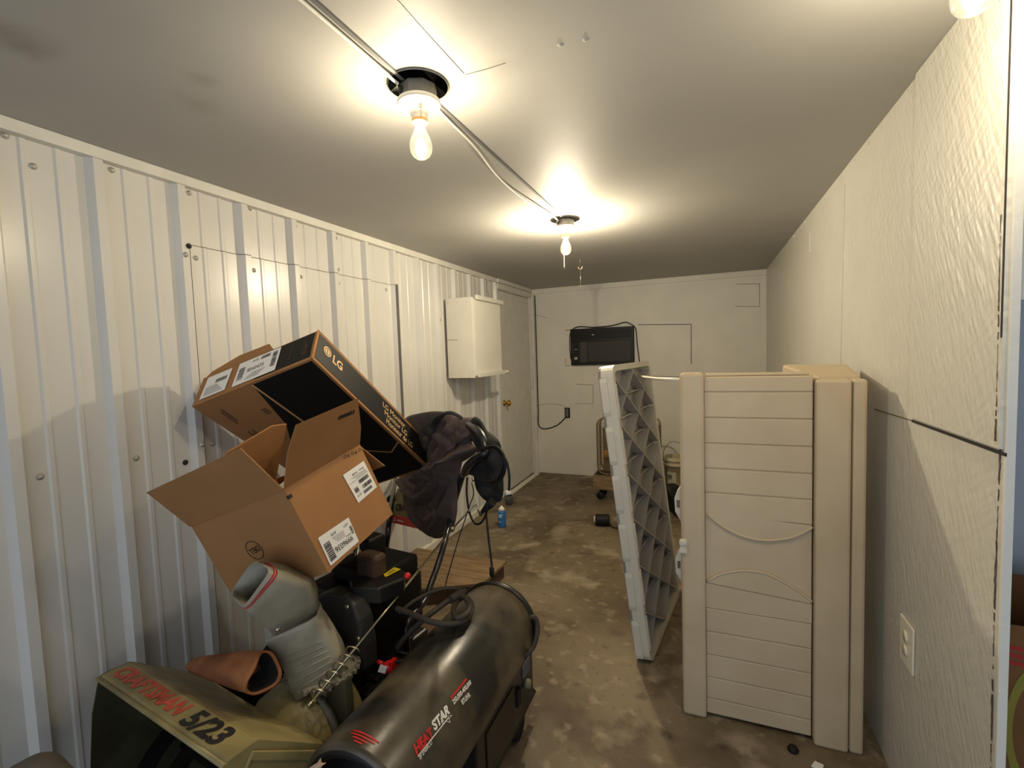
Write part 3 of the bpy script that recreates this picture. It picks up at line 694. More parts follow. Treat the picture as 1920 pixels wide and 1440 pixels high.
# black bag and boots beside the bucket
o_ = [hit(x, y, 1, 4.05) for x, y in [(1243, 928), (1262, 922), (1275, 930), (1285, 950), (1290, 985), (1270, 984), (1250, 965), (1240, 950)]]
zmin = min(q.z for q in o_)
o_ = [q+V((0, 0, -zmin+.003)) for q in o_]
cb_ = sum(o_, V((0, 0, 0)))/len(o_)
tag(blob('black_bag', M['rubber'], o_, cb_, (-.2, -1, .1), .07, lambda u, s, q: .012*math.sin(60*q.x+30*q.z)), 'crumpled black bag on the floor in front of the bucket', 'bag')

# spray can
cq = V((.335, 3.42, 0))
t = thing('spray_can', 'blue spray can with a white cap standing on the concrete near the left wall', 'spray can', cq)
MB().lathe([(0, .001), (.030, .001), (.032, .005), (.032, .125), (.028, .133), (.0, .133)], cq, seg=24).build('can', M['blue'], t)
MB().lathe([(.024, .1335), (.024, .150), (.016, .160), (.008, .162), (.007, .172), (0, .172)], cq, seg=20).build('cap', M['porcelain'], t)
lw_ = MB()
for k, zz in enumerate((.10, .085, .045)):
    f_ = lambda u, v, zz=zz: cyl(u, v, .0326, zz, zz+.008, math.radians(250), math.radians(250+50-k*12), cq)
    lw_.grid(f_, 6, 1)
lw_.build('label', M['sticker'], t)
# low wooden crate on the floor
t = thing('wooden_platform', 'low worn plywood platform on the floor behind the black heater', 'platform', (.4, 2.4, 0))
MB().prism([(.05, 1.98, .085), (.69, 2.33, .085), (.705, 2.64, .085), (.05, 2.64, .085)], (0, 0, .018)).build('top', M['wood'], t, bevel=.002)
MB().prism([(.06, 1.995, .002), (.68, 2.335, .002), (.69, 2.625, .002), (.06, 2.625, .002)], (0, 0, .0825)).build('frame', M['redwood'], t)
t2 = MB().box((.28, 1.72, .001), (.86, 2.0, .03)); tag(t2.build('brown_board', M['redwood'], bevel=.003), 'reddish brown board lying on the floor behind the snow blower', 'board')

# ================================================================ monitor carton (upper box)
kk = 1.365
def sc_(q): return CAM+(V(q)-CAM)*kk
mC = sc_((.939, .925, 1.388))
ma = V((.059, .760, -.647)).normalized(); mb_ = V((-.931, -.192, -.311)); mb_ = (mb_-ma*mb_.dot(ma)).normalized(); mc = ma.cross(mb_); mc = mc if mc.z > 0 else -mc
la, lb_, lc = .595*kk, .384*kk, .105*kk
A_, B_, C_ = ma*la, mb_*lb_, mc*lc
t = thing('monitor_carton', 'long black and tan monitor carton tilted on top, leaning against the ribbed wall', 'box', mC+A_)
car = MB().para(mC, A_, B_, C_); body = car.build('carton', M['kraft'], t, bevel=.002)
e = .0012
pr = MB()
# side face with the round logo (plane a,c at b=0, facing -b)
fa = lambda u, v: mC+A_*u+C_*v-mb_*e
rect(pr, fa, .010, .07, .985, .93)
# end face (plane b,c at a=0, facing -a)
fe = lambda u, v: mC+B_*u+C_*v-ma*e
rect(pr, fe, .022, .07, .47, .96)
# big lower face (plane a,b at c=0, facing -c)
fb = lambda u, v: mC+A_*u+B_*v-mc*e
pr.quad([fb(.012, .022), fb(.985, .022), fb(.985, .97), fb(.70, .97), fb(.30, .60), fb(.012, .50)])
pr.build('black_print', M['print_black'], body)
ln = MB()
fb2 = lambda u, v: mC+A_*u+B_*v-mc*(e+.0008)
def fline(mb, fn, pts, w):
    for (u0, v0), (u1, v1) in zip(pts, pts[1:]):
        a0, a1 = fn(u0, v0), fn(u1, v1); n_ = (a1-a0).cross(fn(0, 1)-fn(0, 0)).cross(a1-a0).normalized()*w
        mb.quad([a0-n_, a1-n_, a1+n_, a0+n_])
fline(ln, fb2, [(.012, .50), (.38, .47), (.55, .40)], .004)
ln.build('print_line', M['tan_print'], body); ln = MB()
fline(ln, fb2, [(.70, .02), (.76, .14), (.68, .3)], .003)
ln.build('print_line', M['tan_print'], body)
M['tan_ink'] = mat('pale_tan_ink', (216, 178, 124), .6)
lt = MB()
fa2 = lambda u, v: mC+A_*u+C_*v-mb_*(e+.0012)
lt.text('LG', sub(fa2, .115, .42, .185, .70), 0, .03)
def ring(mb, fn, cu, cv, ru, rv, wi, n=28, a0=0, a1=360, mi=0):
    for i in range(n):
        t0_, t1_ = math.radians(a0+(a1-a0)*i/n), math.radians(a0+(a1-a0)*(i+1)/n)
        mb.quad([fn(cu+ru*math.cos(t0_), cv+rv*math.sin(t0_)), fn(cu+ru*math.cos(t1_), cv+rv*math.sin(t1_)), fn(cu+ru*wi*math.cos(t1_), cv+rv*wi*math.sin(t1_)), fn(cu+ru*wi*math.cos(t0_), cv+rv*wi*math.sin(t0_))], mi)
ring(lt, fa2, .075, .60, .026, .026*la/lc, .0)
lt.build('brand_lettering', M['tan_ink'], body); lt = MB()
lt.text('LG Monitor', sub(fa2, .52, .62, .74, .80)); lt.text('Monitor LG', sub(fa2, .54, .39, .76, .57)); lt.text('Moniteur de LG', sub(fa2, .56, .14, .82, .34))
lt.build('product_lettering', M['tan_ink'], body)
lt = MB(); fa3 = lambda u, v: mC+A_*u+C_*v-mb_*(e+.0022)
ring(lt, fa3, .075, .60, .019, .019*la/lc, .88, a0=-60, a1=250); lt.text('L', sub(fa3, .072, .50, .082, .70))
lt.build('round_logo_lines', M['print_black'], body)
lt = MB(); fe2 = lambda u, v: mC+B_*u+C_*v-ma*(e+.001)
# reading direction on the end face runs from the far (wall) end towards the corner
fe3 = lambda u, v: fe2(1-u, v)
lt.text('LG Monitor', sub(fe3, .90, .25, .94, .75), 0); rect(lt, fe3, .80, .3, .805, .8)
lt.build('end_lettering', M['fadeink'], body)
stk = MB(); fs1 = lambda u, v: mC+B_*u+C_*v-ma*(e+.0016)
for (u0, v0, u1, v1, sd) in ((.30, .10, .66, .93, 1), (.72, .12, .94, .90, 2)):
    f3 = lambda u, v, u0=u0, v0=v0, u1=u1, v1=v1: fs1(u1+(u0-u1)*u, v0+(v1-v0)*v)
    f4 = lambda u, v, f3=f3: f3(u, v)-ma*.0008
    rect(stk, f3, 0, 0, 1, 1, 0)
    if sd == 1:
        barcode(stk, f4, .06, .2, .20, .75, 10, True, 1, 4); barcode(stk, f4, .84, .25, .95, .9, 12, True, 1, 5)
        stk.text('8543473', sub(f4, .28, .42, .66, .58), 1); stk.text('A10', sub(f4, .35, .80, .48, .90), 1); barcode(stk, f4, .55, .78, .78, .92, 14, False, 1, 8)
        for k in range(4): rect(stk, f4, .28+.04*k, .12+.06*k, .6+.04*k, .135+.06*k, 1)
    else:
        barcode(stk, f4, .45, .55, .9, .72, 16, False, 1, 6)
        for k in range(5): rect(stk, f4, .1, .12+k*.08, .85-k*.07, .14+k*.08, 1)
stk.build('shipping_label', [M['sticker'], M['ink']], body)
pk = MB()
fk = lambda u, v: fb2(1-u, 1-v) if False else fb2(u, v)
# print on kraft half of the lower face
q = [onplane(x, y, mC-mc*(e+.0008), mc) for x, y in [(462, 818), (497, 795)]]
pk.text('32"', bil(onplane(497, 822, mC-mc*e*1.5, mc), onplane(462, 798, mC-mc*e*1.5, mc), onplane(466, 812, mC-mc*e*1.5, mc), onplane(490, 832, mC-mc*e*1.5, mc)), 0)
for k in range(2):
    a0 = onplane(414, 768+k*5, mC-mc*e*1.5, mc); a1 = onplane(446, 790+k*5, mC-mc*e*1.5, mc); dn = (a1-a0).cross(mc).normalized()*.0025
    pk.quad([a0-dn, a1-dn, a1+dn, a0+dn])
pk.build('kraft_print', M['fadeink'], body); pk = MB()
a0 = onplane(498, 765, mC-mc*e*1.5, mc)
for k in range(3): pk.quad([a0+ma*(.012*k)+mb_*.0, a0+ma*(.012*k+.008), a0+ma*(.012*k+.008)+mb_*.02, a0+ma*(.012*k)+mb_*.024])
pk.build('kraft_print', M['fadeink'], body)
# open end flap behind the upper edge
fl0 = mC+C_+B_*.38; fl1 = mC+C_+B_*.97
MB().prism([fl0+V((0, 0, 0)), fl1, fl1+mc*.02-mb_*.02, fl0*.45+fl1*.55+mc*.05, fl0+mc*.045+mb_*.03], ma*.004).build('end_flap', M['kraft'], t)
# cream edge tape around corner between print faces
te = MB()
te.tube([mC, mC+C_], .0035, 6); te.tube([mC, mC+A_], .0025, 6); te.tube([mC+C_, mC+C_+A_], .0025, 6)
te.build('worn_edge', M['kraft_edge'], body)

# ================================================================ open carton (lower box)
DC = V((.83, .911, 1.046)); da = V((-.017, .321, .058)); db = V((-.384, .003, -.141)); dc = V((.062, .072, -.249))
t = thing('open_carton', 'open brown shipping carton upside down on the snow blower engine, under the monitor carton', 'box', DC+db*.5+dc)
nx = da.cross(dc).normalized(); nx = nx if nx.x > 0 else -nx     # outward right face
ny = db.cross(dc).normalized(); ny = ny if ny.y < 0 else -ny     # outward near face
th = .005
bx = MB()
bx.para(DC, da, dc, -nx*th); bx.para(DC, db, dc, -ny*th); bx.para(DC+db, da, dc, nx*th); bx.para(DC+da, db, dc, ny*th)
nz = da.cross(db).normalized(); nz = nz if nz.z > 0 else -nz
bx.para(DC+dc, da, db, nz*th)
body = bx.build('carton', M['kraft'], t)
# flaps
fw = V((.799, .82, 1.173))-DC
MB().para(DC, db, fw, ny*.004).build('near_flap', M['kraft'], t)
fr_ = (-(-db.normalized()*math.cos(math.radians(58)))*0+(-dc.normalized())*math.sin(math.radians(58))-db.normalized()*math.cos(math.radians(58))*(1))
fd = V((.909, .872, 1.219))-DC
MB().prism([DC, DC+da, DC+da*.97+fd*.35, DC+da*.83+fd*.98, DC+da*.06+fd*1.0, DC+da*.0+fd*.62], -nx*.004).build('right_flap', M['kraft'], t)
f3 = da*.22+dc*.42
MB().para(DC+da*1.001+db*.02, db*.8, f3, da.normalized()*.004).build('far_flap', M['kraft'], t)
f4 = -dc*.60-db*.40
MB().prism([DC+db, DC+db+da, DC+db+da+f4, DC+db+da*.80+f4*1.08, DC+db+da*.30+f4*.96, DC+db+da*.08+f4*.6], dc.normalized()*-.004).build('left_flap', M['kraft'], t)
# foam inside
fi = MB(); fi.prism([DC+dc*.10+db*.08+da*.08, DC+dc*.10+db*.60+da*.08, DC-dc*.02+db*.55+da*.80, DC-dc*.02+db*.10+da*.80], dc*.35)
tag(fi.build('foam_insert', M['foam'], bevel=.006), 'white foam packing block inside the open brown carton', 'foam')
lg = MB(); o1 = DC+ny*.0015
pln = lambda x, y: onplane(x, y, o1, ny)
LC = pln(477, 1032)
ue = (pln(490, 1025)-pln(464, 1041)).normalized(); ve = ue.cross(ny).normalized()
ve = ve if ve.z > 0 else -ve
Lr = .031
lfn = lambda u, v: LC+ue*u+ve*v
ring(lg, lfn, 0, 0, Lr, Lr, .93, 36)
# upside-down lettering
tfn = lambda u, v: LC+ue*(Lr*.72*(1-2*u))+ve*(Lr*.30*(1-2*v))
lg.text('DELL', tfn, 0, .01)
lg.build('round_logo', M['ink'], body)
lg = MB(); C2 = onplane(398, 922, DC+fw*.5-ny*-.0015, fw.cross(db).normalized())
fny = fw.cross(db).normalized(); fny = fny if fny.y < 0 else -fny
C2 = onplane(398, 922, DC+fny*.0012, fny)
for i in range(1): ring(lg, lambda u, v: C2+db.normalized()*u+fw.normalized()*v+fny*.0004, 0, 0, .013, .012, 0, 20)
lg.build('flap_stamp', mat('brown_stamp', (138, 98, 56), .8), body)
o2 = DC+nx*.0015
pr_ = lambda x, y: onplane(x, y, o2, nx)
def sticker(name, cs, draw):
    fn = bil(*[pr_(x, y) for x, y in cs]); up_ = lambda u, v: fn(u, v)+nx*.0008
    mb = MB(); rect(mb, fn, 0, 0, 1, 1, 0); draw(mb, up_); mb.build(name, [M['sticker'], M['ink']], body)
def dr1(mb, f):
    mb.text('9996036', sub(f, .13, .60, .72, .80), 1); barcode(mb, f, .76, .28, .95, .92, 14, True, 1, 3)
    mb.text('QTY', sub(f, .10, .12, .26, .22), 1); mb.text('A10', sub(f, .50, .12, .66, .22), 1); barcode(mb, f, .03, .3, .10, .62, 12, True, 1, 9)
    for k in range(5): rect(mb, f, .3, .28+.05*k, .68-.03*k, .29+.05*k, 1)
    rect(mb, f, .12, .53, .3, .55, 1)
sticker('address_label', [(653.5, 970), (596, 1009), (620, 1061), (673, 1015)], dr1)
def dr2(mb, f):
    barcode(mb, f, .1, .62, .55, .74, 16, False, 1, 5); barcode(mb, f, .2, .80, .62, .90, 16, False, 1, 6); barcode(mb, f, .12, .42, .6, .54, 16, False, 1, 11)
    rect(mb, f, .03, .36, .97, .37, 1); mb.text('Rev  A00', sub(f, .15, .14, .7, .2), 1)
    mb.text('QTY', sub(f, .70, .78, .92, .85), 1); barcode(mb, f, .72, .55, .9, .72, 9, True, 1, 2)
    for k in range(3): rect(mb, f, .1, .24+.04*k, .8-.1*k, .25+.04*k, 1)
sticker('product_label', [(682, 864), (643, 891), (672, 943), (707, 913)][0:4], dr2)
hs = MB()
f = bil(pr_(645, 862), pr_(680, 845), pr_(678, 838), pr_(643, 853), nx*.0005)
for k in range(5):
    u = k*.2
    if k % 2: hs.quad([f(u, .1), f(u+.1, .1), f(u+.05, .9)])
    else: ring(hs, sub(f, u, .1, u+.14, .9), .5, .5, .5, .5, .7, 8)
hs.build('handling_marks', M['ink'], body)
fdn = fd.cross(da).normalized(); fdn = fdn if fdn.x > 0 else -fdn
pf = lambda x, y: onplane(x, y, DC+fdn*.002, fdn)
hm = MB().text('10000', bil(pf(665, 768), pf(636, 780), pf(634, 788), pf(664, 776)), 0, .05)
hm.build('flap_mark', M['ink'], body)
MB().para(DC+nx*.001+ny*.001+dc*.07+da*-.0, da.normalized()*.012, dc.normalized()*.010, nx*.0012).para(DC+nx*.001+ny*.001+dc*.07, db.normalized()*.005, dc.normalized()*.010, ny*.0012).build('black_tape', M['ink'], body)

# ================================================================ snow blower
SO = V((.63, .672, 0)); SU = V((.991, -.13, 0)); SV = V((.13, .991, 0))
def L(u, v, z): return SO+SU*u+SV*v+V((0, 0, z))
def Lh(px, py, ax, val):
    n_ = (SU, SV, V((0, 0, 1)))[ax]
    return onplane(px, py, SO+n_*val, n_)
sb = thing('snow_blower', 'olive and black walk-behind snow blower loaded with cartons, near the left wall', 'snow blower', L(0, .4, 0))
hw = .295; ZT = .545
prof = [(0, ZT), (.010, ZT+.008), (.070, ZT+.006), (.084, ZT-.004), (.150, ZT-.058), (.245, ZT-.138), (.27, .34), (.28, .2), (.25, .07), (.17, .02), (.14, .02)]
hb = MB()
def dip(u, v, z):   # surface falls towards the impeller in the middle
    if v < .1: return z
    return z-.006*math.exp(-((u+.02)/.12)**2)*min(1, (v-.1)/.1)
hb.grid(lambda a, b: (lambda i, fr: L(-hw+2*hw*a, prof[i][0]*(1-fr)+prof[i+1][0]*fr, dip(-hw+2*hw*a, prof[i][0]*(1-fr)+prof[i+1][0]*fr, prof[i][1]*(1-fr)+prof[i+1][1]*fr)))(min(int(b*(len(prof)-1)), len(prof)-2), b*(len(prof)-1)-min(int(b*(len(prof)-1)), len(prof)-2)), 24, (len(prof)-1)*2, sm=False)
hous = hb.build('auger_housing', M['olive'], sb, fix=False)
sol = hous.modifiers.new('thick', 'SOLIDIFY'); sol.thickness = .004; sol.offset = -1
for sg in (-1, 1):
    side = prof[:-1]+[(.0, .02), (-.03, .10), (-.035, .3), (-.02, .46)]
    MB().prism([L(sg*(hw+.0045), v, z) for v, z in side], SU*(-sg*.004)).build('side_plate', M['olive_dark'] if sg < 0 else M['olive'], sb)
    ri = MB().prism([L(sg*(hw+.0047), v, z) for v, z in [(.055, ZT-.005), (.235, ZT-.143), (.225, ZT-.160), (.050, ZT-.022)]], SU*(sg*.008))
    ri.prism([L(sg*(hw+.0047), v, z) for v, z in [(.055, ZT-.006), (.050, ZT-.024), (-.018, .44), (-.006, .46)]], SU*(sg*.008))
    ri.build('side_flange', M['olive'], sb, bevel=.002)
    MB().prism([L(sg*(hw+.006), -.03, .0), L(sg*(hw+.006), .22, .0), L(sg*(hw+.006), .20, .06), L(sg*(hw+.006), -.01, .06)], SU*(sg*.005)).build('skid_shoe', M['black_metal'], sb)
# rolled front lip
MB().tube([L(-hw-.004, 0, ZT), L(hw+.004, 0, ZT)], .006, 8).build('front_lip', M['olive'], sb)
# auger
au = MB(); n = 160
def helix(u0, u1, hand, turns=2.2, r0=.14, r1=.19):
    rows = []
    for i in range(n+1):
        f_ = i/n; th_ = hand*turns*2*math.pi*f_
        rows.append([L(u0+(u1-u0)*f_, .19+math.sin(th_)*r, .22+math.cos(th_)*r) for r in (r0, r1)])
    for a_, b_ in zip(rows, rows[1:]):
        au.add([a_[0], a_[1], b_[1], b_[0]], [(0, 1, 2, 3)], 0, True); au.add([x+SU*.004 for x in (a_[0], a_[1], b_[1], b_[0])], [(0, 1, 2, 3)], 0, True)
helix(-.28, -.03, 1); helix(.28, .03, 1)
au.tube([L(-.29, .19, .22), L(.29, .19, .22)], .018, 12)
for k in range(6): 
    uu = -.25+k*.1; th_ = k*1.3
    au.tube([L(uu, .19, .22), L(uu, .19+math.sin(th_)*.165, .22+math.cos(th_)*.165)], .008, 6)
au.build('auger', M['black_metal'], sb)
MB().lathe([(.05, -.04), (.05, .04), (0, .045)], L(0, .19, .22), SU, 16).build('gear_case', M['black_metal'], sb)
# decals on the front band
bandf = lambda u, v: L(-hw+2*hw*u, .011+.058*v, ZT+.0095-.003*v)
MB().text('CRAFTSMAN', sub(bandf, .035, .14, .60, .90), 0, .045, .15).build('maker_lettering', M['redtext'], hous)
MB().text('5/23', sub(bandf, .64, .02, .90, .95), 0, .04, .12).build('size_lettering', M['ink'], hous)
# impeller drum
dr_ = MB().lathe([(.0, .20), (.08, .205), (.12, .225), (.145, .265), (.150, .31), (.150, .43), (.14, .44), (0, .44)], L(.085, 0, .30), SV, 40)
MB().lathe([(.1505, .318), (.157, .320), (.157, .338), (.1505, .340)], L(.085, 0, .30), SV, 40, cap=False).build('drum_strap', M['galv'], sb)
dr_.build('impeller_drum', M['olive'], sb, fix=True)
MB().prism([Lh(x, y, 1, .345) for x, y in [(575, 1430), (578, 1352), (586, 1318), (645, 1276), (650, 1340), (640, 1430)]], SV*.03).build('frame_box', M['olive_dark'], sb, bevel=.006)
MB().prism([L(-.18, .46, .10), L(.12, .46, .10), L(.12, .46, .34), L(-.18, .46, .34)], SV*.40).build('chassis', M['black_metal'], sb, bevel=.01)
# chute: base ring with teeth
cbz = .470; cb0 = L(.115, .385, cbz)
rg = MB().lathe([(.070, -.010), (.098, -.010), (.098, 0), (.070, 0)], cb0, seg=40)
for k in range(30):
    th_ = 2*math.pi*k/30; d1 = V((math.cos(th_), math.sin(th_), 0)); d2 = V((-math.sin(th_), math.cos(th_), 0))
    rg.prism([cb0+d1*.097-d2*.006, cb0+d1*.108-d2*.004, cb0+d1*.108+d2*.004, cb0+d1*.097+d2*.006], (0, 0, -.010))
rg.build('chute_ring', M['chute'], sb)
MB().lathe([(.072, -.09), (.072, -.013)], cb0, seg=28).build('chute_collar', M['olive'], sb)
# chute body swept in a vertical plane; mouth faces the left wall
nrm = (cb0-CAM); nrm.z = 0; nrm.normalize()
cpl = lambda x, y: onplane(x, y, cb0, nrm)
side_d = nrm            # depth direction of the channel
hz = V((nrm.y, -nrm.x, 0)); hz = hz if hz.dot(CR) > 0 else -hz
left_px = [(556, 1286), (545, 1255), (532, 1226), (518, 1202), (503, 1183), (484, 1160), (457, 1140)]
right_px = [(640, 1226), (634, 1206), (624, 1188), (612, 1168), (596, 1146), (578, 1100), (511, 1069)]
LP = smooth_path([cpl(*q) for q in left_px], 4); RP = smooth_path([cpl(*q) for q in right_px], 4)
N = len(LP); dep0 = .075
ch = MB(); secs = []
for i in range(N):
    a0, b0 = LP[i], RP[i]; rid = 0
    w_ = dep0-.010*(i/N)
    a1 = a0-side_d*w_; b1 = b0-side_d*w_; a2 = a0+side_d*w_; b2 = b0+side_d*w_
    e1 = (b0-a0).normalized()
    # channel section: near side, rounded spine on the right, far side
    sec = [a1, a1+(b1-a1)*.5-side_d*rid, b1-e1*.02-side_d*rid, b1+side_d*.012+e1*.0, b0-side_d*0+e1*.012, b2-side_d*.012, b2-e1*.02, a2]
    secs.append(sec)
ns = len(secs[0])
vs = [q for s_ in secs for q in s_]
K1 = 17
for f_ in (.14, .24, .34, .44, .54, .64):
    i_ = f_*(N-1)*.72; k0 = int(i_); q0 = LP[k0].lerp(LP[k0+1], i_-k0); q1 = RP[k0].lerp(RP[k0+1], i_-k0); w_ = (dep0-.010*(k0/N))+.0008
    MB().tube([q0-side_d*w_+(q1-q0)*.02, q0.lerp(q1, .5)-side_d*(w_+.001), q0.lerp(q1, .84)-side_d*w_, q1.lerp(q0, .03)-side_d*w_*.55], .0034, 6).build('chute_rib', M['chute'], sb)
ch.add(vs[:ns*(K1+1)], [(i*ns+k, i*ns+k+1, (i+1)*ns+k+1, (i+1)*ns+k) for i in range(K1) for k in range(ns-1)], 0, True)
co = ch.build('chute', M['chute'], sb, fix=False); so = co.modifiers.new('t', 'SOLIDIFY'); so.thickness = .004; so.offset = 0
# deflector: closed rectangular hood with an open mouth
dfm = MB(); mouth_near = [(457, 1140), (509, 1068)]; mouth_far = [(430, 1112), (474, 1050)]
mn = nrm
nearL, nearR = onplane(457, 1140, cb0-side_d*dep0*2.3, nrm), onplane(509, 1068, cb0-side_d*dep0*2.3, nrm)
farL, farR = onplane(431, 1112, cb0-side_d*dep0*.55, nrm), onplane(475, 1050, cb0-side_d*dep0*.55, nrm)
def offs(q, k): return q
base = []
rings = []
bl1 = onplane(512, 1192, cb0-side_d*dep0*1.08, nrm); br1 = onplane(597, 1144, cb0-side_d*dep0*1.08, nrm)
bl2 = bl1+side_d*dep0*2.1; br2 = br1+side_d*dep0*2.1
ml1 = onplane(482, 1168, cb0-side_d*dep0*1.6, nrm); mr1 = onplane(580, 1098, cb0-side_d*dep0*1.6, nrm)
ml2 = ml1+side_d*dep0*1.8; mr2 = mr1+side_d*dep0*1.8
def ring8(a, b, c, d, r=.18):   # rounded quad a,b,c,d
    o = []; Q = [a, b, c, d]
    for i in range(4):
        p0, p1, p2 = Q[i-1], Q[i], Q[(i+1) % 4]
        o += [p1+(p0-p1)*r, p1+(p0-p1)*r*.3+(p2-p1)*r*.3*1.0, p1+(p2-p1)*r]
    return o
R0 = ring8(bl1, br1, br2, bl2, .12); R1 = ring8(ml1, mr1, mr2, ml2, .12); R2 = ring8(nearL, nearR, farR, farL, .2)
Rm = [a.lerp(b, .5) for a, b in zip(R1, R2)]
rings = [R0, [a.lerp(b, .5) for a, b in zip(R0, R1)], R1, Rm, R2]; nk = 12
dfm.add([q for r in rings for q in r], [(i*nk+k, i*nk+(k+1) % nk, (i+1)*nk+(k+1) % nk, (i+1)*nk+k) for i in range(4) for k in range(nk)], 0, True)
dfo = dfm.build('deflector', M['chute'], sb, fix=False); so = dfo.modifiers.new('t', 'SOLIDIFY'); so.thickness = .005; so.offset = 0
for f_ in (.10, .16):   # two red stripes round the mouth
    ra = MB(); cen = sum(R2, V((0, 0, 0)))/nk
    rg_ = [q.lerp(q2, f_*2) for q, q2 in zip(R2, Rm)]; rgb = [q.lerp(q2, f_*2+.065) for q, q2 in zip(R2, Rm)]
    rg_ = [cen+(q-cen)*1.0+(q-cen).normalized()*.0032 for q in rg_]; rgb = [cen+(q-cen)+(q-cen).normalized()*.0034 for q in rgb]
    ra.add(rg_+rgb, [(k, k+1, nk+k+1, nk+k) for k in (0, 1, 2, 3, 4, 5)], 0)
    ra.build('red_stripe', M['red'], dfo, fix=False)
sq = onplane(521, 1179, cb0-side_d*(dep0*1.08+.004), nrm)
MB().lathe([(.008, 0), (.008, .004), (.004, .008), (0, .008)], sq, -side_d, 14).build('bolt', M['chrome'], dfo)
# belt cover
bc = MB(); pc_ = [Lh(x, y, 1, .47) for x, y in [(592, 1118), (612, 1112), (640, 1118), (662, 1135), (672, 1165), (680, 1215), (682, 1260), (662, 1275), (640, 1240), (620, 1195), (600, 1160)]]
bc.prism(pc_, SV*.06); bco = bc.build('belt_cover', mat('grey_black_cover', (48, 47, 44), .5, 0, .2, 20), sb, bevel=.008)
for x, y in ((652, 1137), (673, 1197)):
    MB().lathe([(.008, 0), (.008, .005), (0, .006)], Lh(x, y, 1, .4695), -SV, 8).build('bolt', M['chrome'], bco)
# engine
def lbox(mb, u0, u1, v0, v1, z0, z1): mb.hexa([L(u0, v0, z0), L(u1, v0, z0), L(u1, v1, z0), L(u0, v1, z0), L(u0, v0, z1), L(u1, v0, z1), L(u1, v1, z1), L(u0, v1, z1)]); return mb
eng = thing  # placeholder name
lbox(MB(), -.16, .14, .54, .82, .385, .60).build('engine_block', M['blackp'], sb, bevel=.02)
sh = MB(); pc_ = [Lh(x, y, 2, .665) for x, y in [(690, 1077), (738, 1061), (760, 1070), (757, 1084), (712, 1102), (660, 1100), (655, 1088)]]
sh.prism(pc_, (0, 0, -.055)); cov = sh.build('engine_shroud', M['black_metal'], sb, bevel=.006)
yl = bil(Lh(723, 1082, 2, .6665), Lh(752, 1067, 2, .6665), Lh(739, 1063.5, 2, .6665), Lh(719, 1077, 2, .6665))
yb = MB(); rect(yb, yl, 0, 0, 1, 1, 0); rect(yb, lambda u, v: yl(u, v)+V((0, 0, .0006)), .2, .3, .8, .42, 1); rect(yb, lambda u, v: yl(u, v)+V((0, 0, .0006)), .3, .55, .75, .67, 1); yb.build('warning_label', [M['yellow'], M['ink']], cov)
MB().lathe([(.009, 0), (.009, .012), (0, .014)], Lh(761, 1079, 1, .52), SU, 12).build('primer_knob', M['red'], sb)
# muffler
mq0 = Lh(697, 1058, 1, .60)
mu = MB().box((-.045, -.03, -.04), (.045, .03, .04)); mu.v = [tuple(mq0+SU*x+SV*y+V((0, 0, z))) for x, y, z in mu.v]
muf = mu.build('muffler', M['rust'], sb, bevel=.015)
ms = MB()
for k in range(6): ms.box((-.035, -.0315, -.028+k*.010), (.012, -.0302, -.024+k*.010))
ms.v = [tuple(mq0+SU*x+SV*y+V((0, 0, z))) for x, y, z in ms.v]; ms.build('vent_slots', M['dark'], muf)
q = Lh(695, 1022, 1, .68); cbm = MB().box((-.05, -.04, -.04), (.035, .04, .035)); cbm.v = [tuple(q+SU*x+SV*y+V((0, 0, z))) for x, y, z in cbm.v]; cbm.build('air_box', M['blackp'], sb, bevel=.008)
MB().lathe([(.012, 0), (.012, .02), (.006, .03), (.006, .05), (0, .052)], Lh(672, 1045, 1, .60), (0, 0, 1), 8).build('spark_plug', M['chrome'], sb)
lbox(MB(), -.10, .14, .60, .80, .6005, .66).build('cooling_cover', M['blackp'], sb, bevel=.012)
# wheels with lugged tread
for uc in (.195, -.29):
    wv, wz, wr_, ww = .60, .19, .188, .055
    tr = MB(); ax_ = SU; cc = L(uc, wv, wz)
    tr.lathe([(.10, -ww+.01), (.15, -ww), (.175, -ww+.008), (.180, -ww+.02), (.180, ww-.02), (.175, ww-.008), (.15, ww), (.10, ww-.01)], cc, ax_, 40, cap=False)
    nl = 26
    for k in range(nl):
        for s_ in (-1, 1):
            t0_ = 2*math.pi*(k+(.5 if s_ > 0 else 0))/nl; 
            pts = []
            for (dt, x_) in ((-.06, .004), (.06, .004), (.10, .048), (-.02, .048)):
                th_ = t0_+dt; pts.append(cc+ax_*(s_*x_)+SV*(math.cos(th_)*.1795)+V((0, 0, math.sin(th_)*.1795)))
            nrm_ = (SV*math.cos(t0_)+V((0, 0, math.sin(t0_))))
            tr.prism(pts, nrm_*.010)
    tyre = tr.build('tire', M['rubber'], sb)
    MB().lathe([(0, -.02), (.09, -.025), (.105, -.045), (.105, .045), (.09, .025), (0, .02)], cc, ax_, 28, cap=False).build('wheel_rim', M['olive'], sb)
MB().tube([L(-.29, .60, .19), L(.195, .60, .19)], .012, 10).build('axle', M['black_metal'], sb)
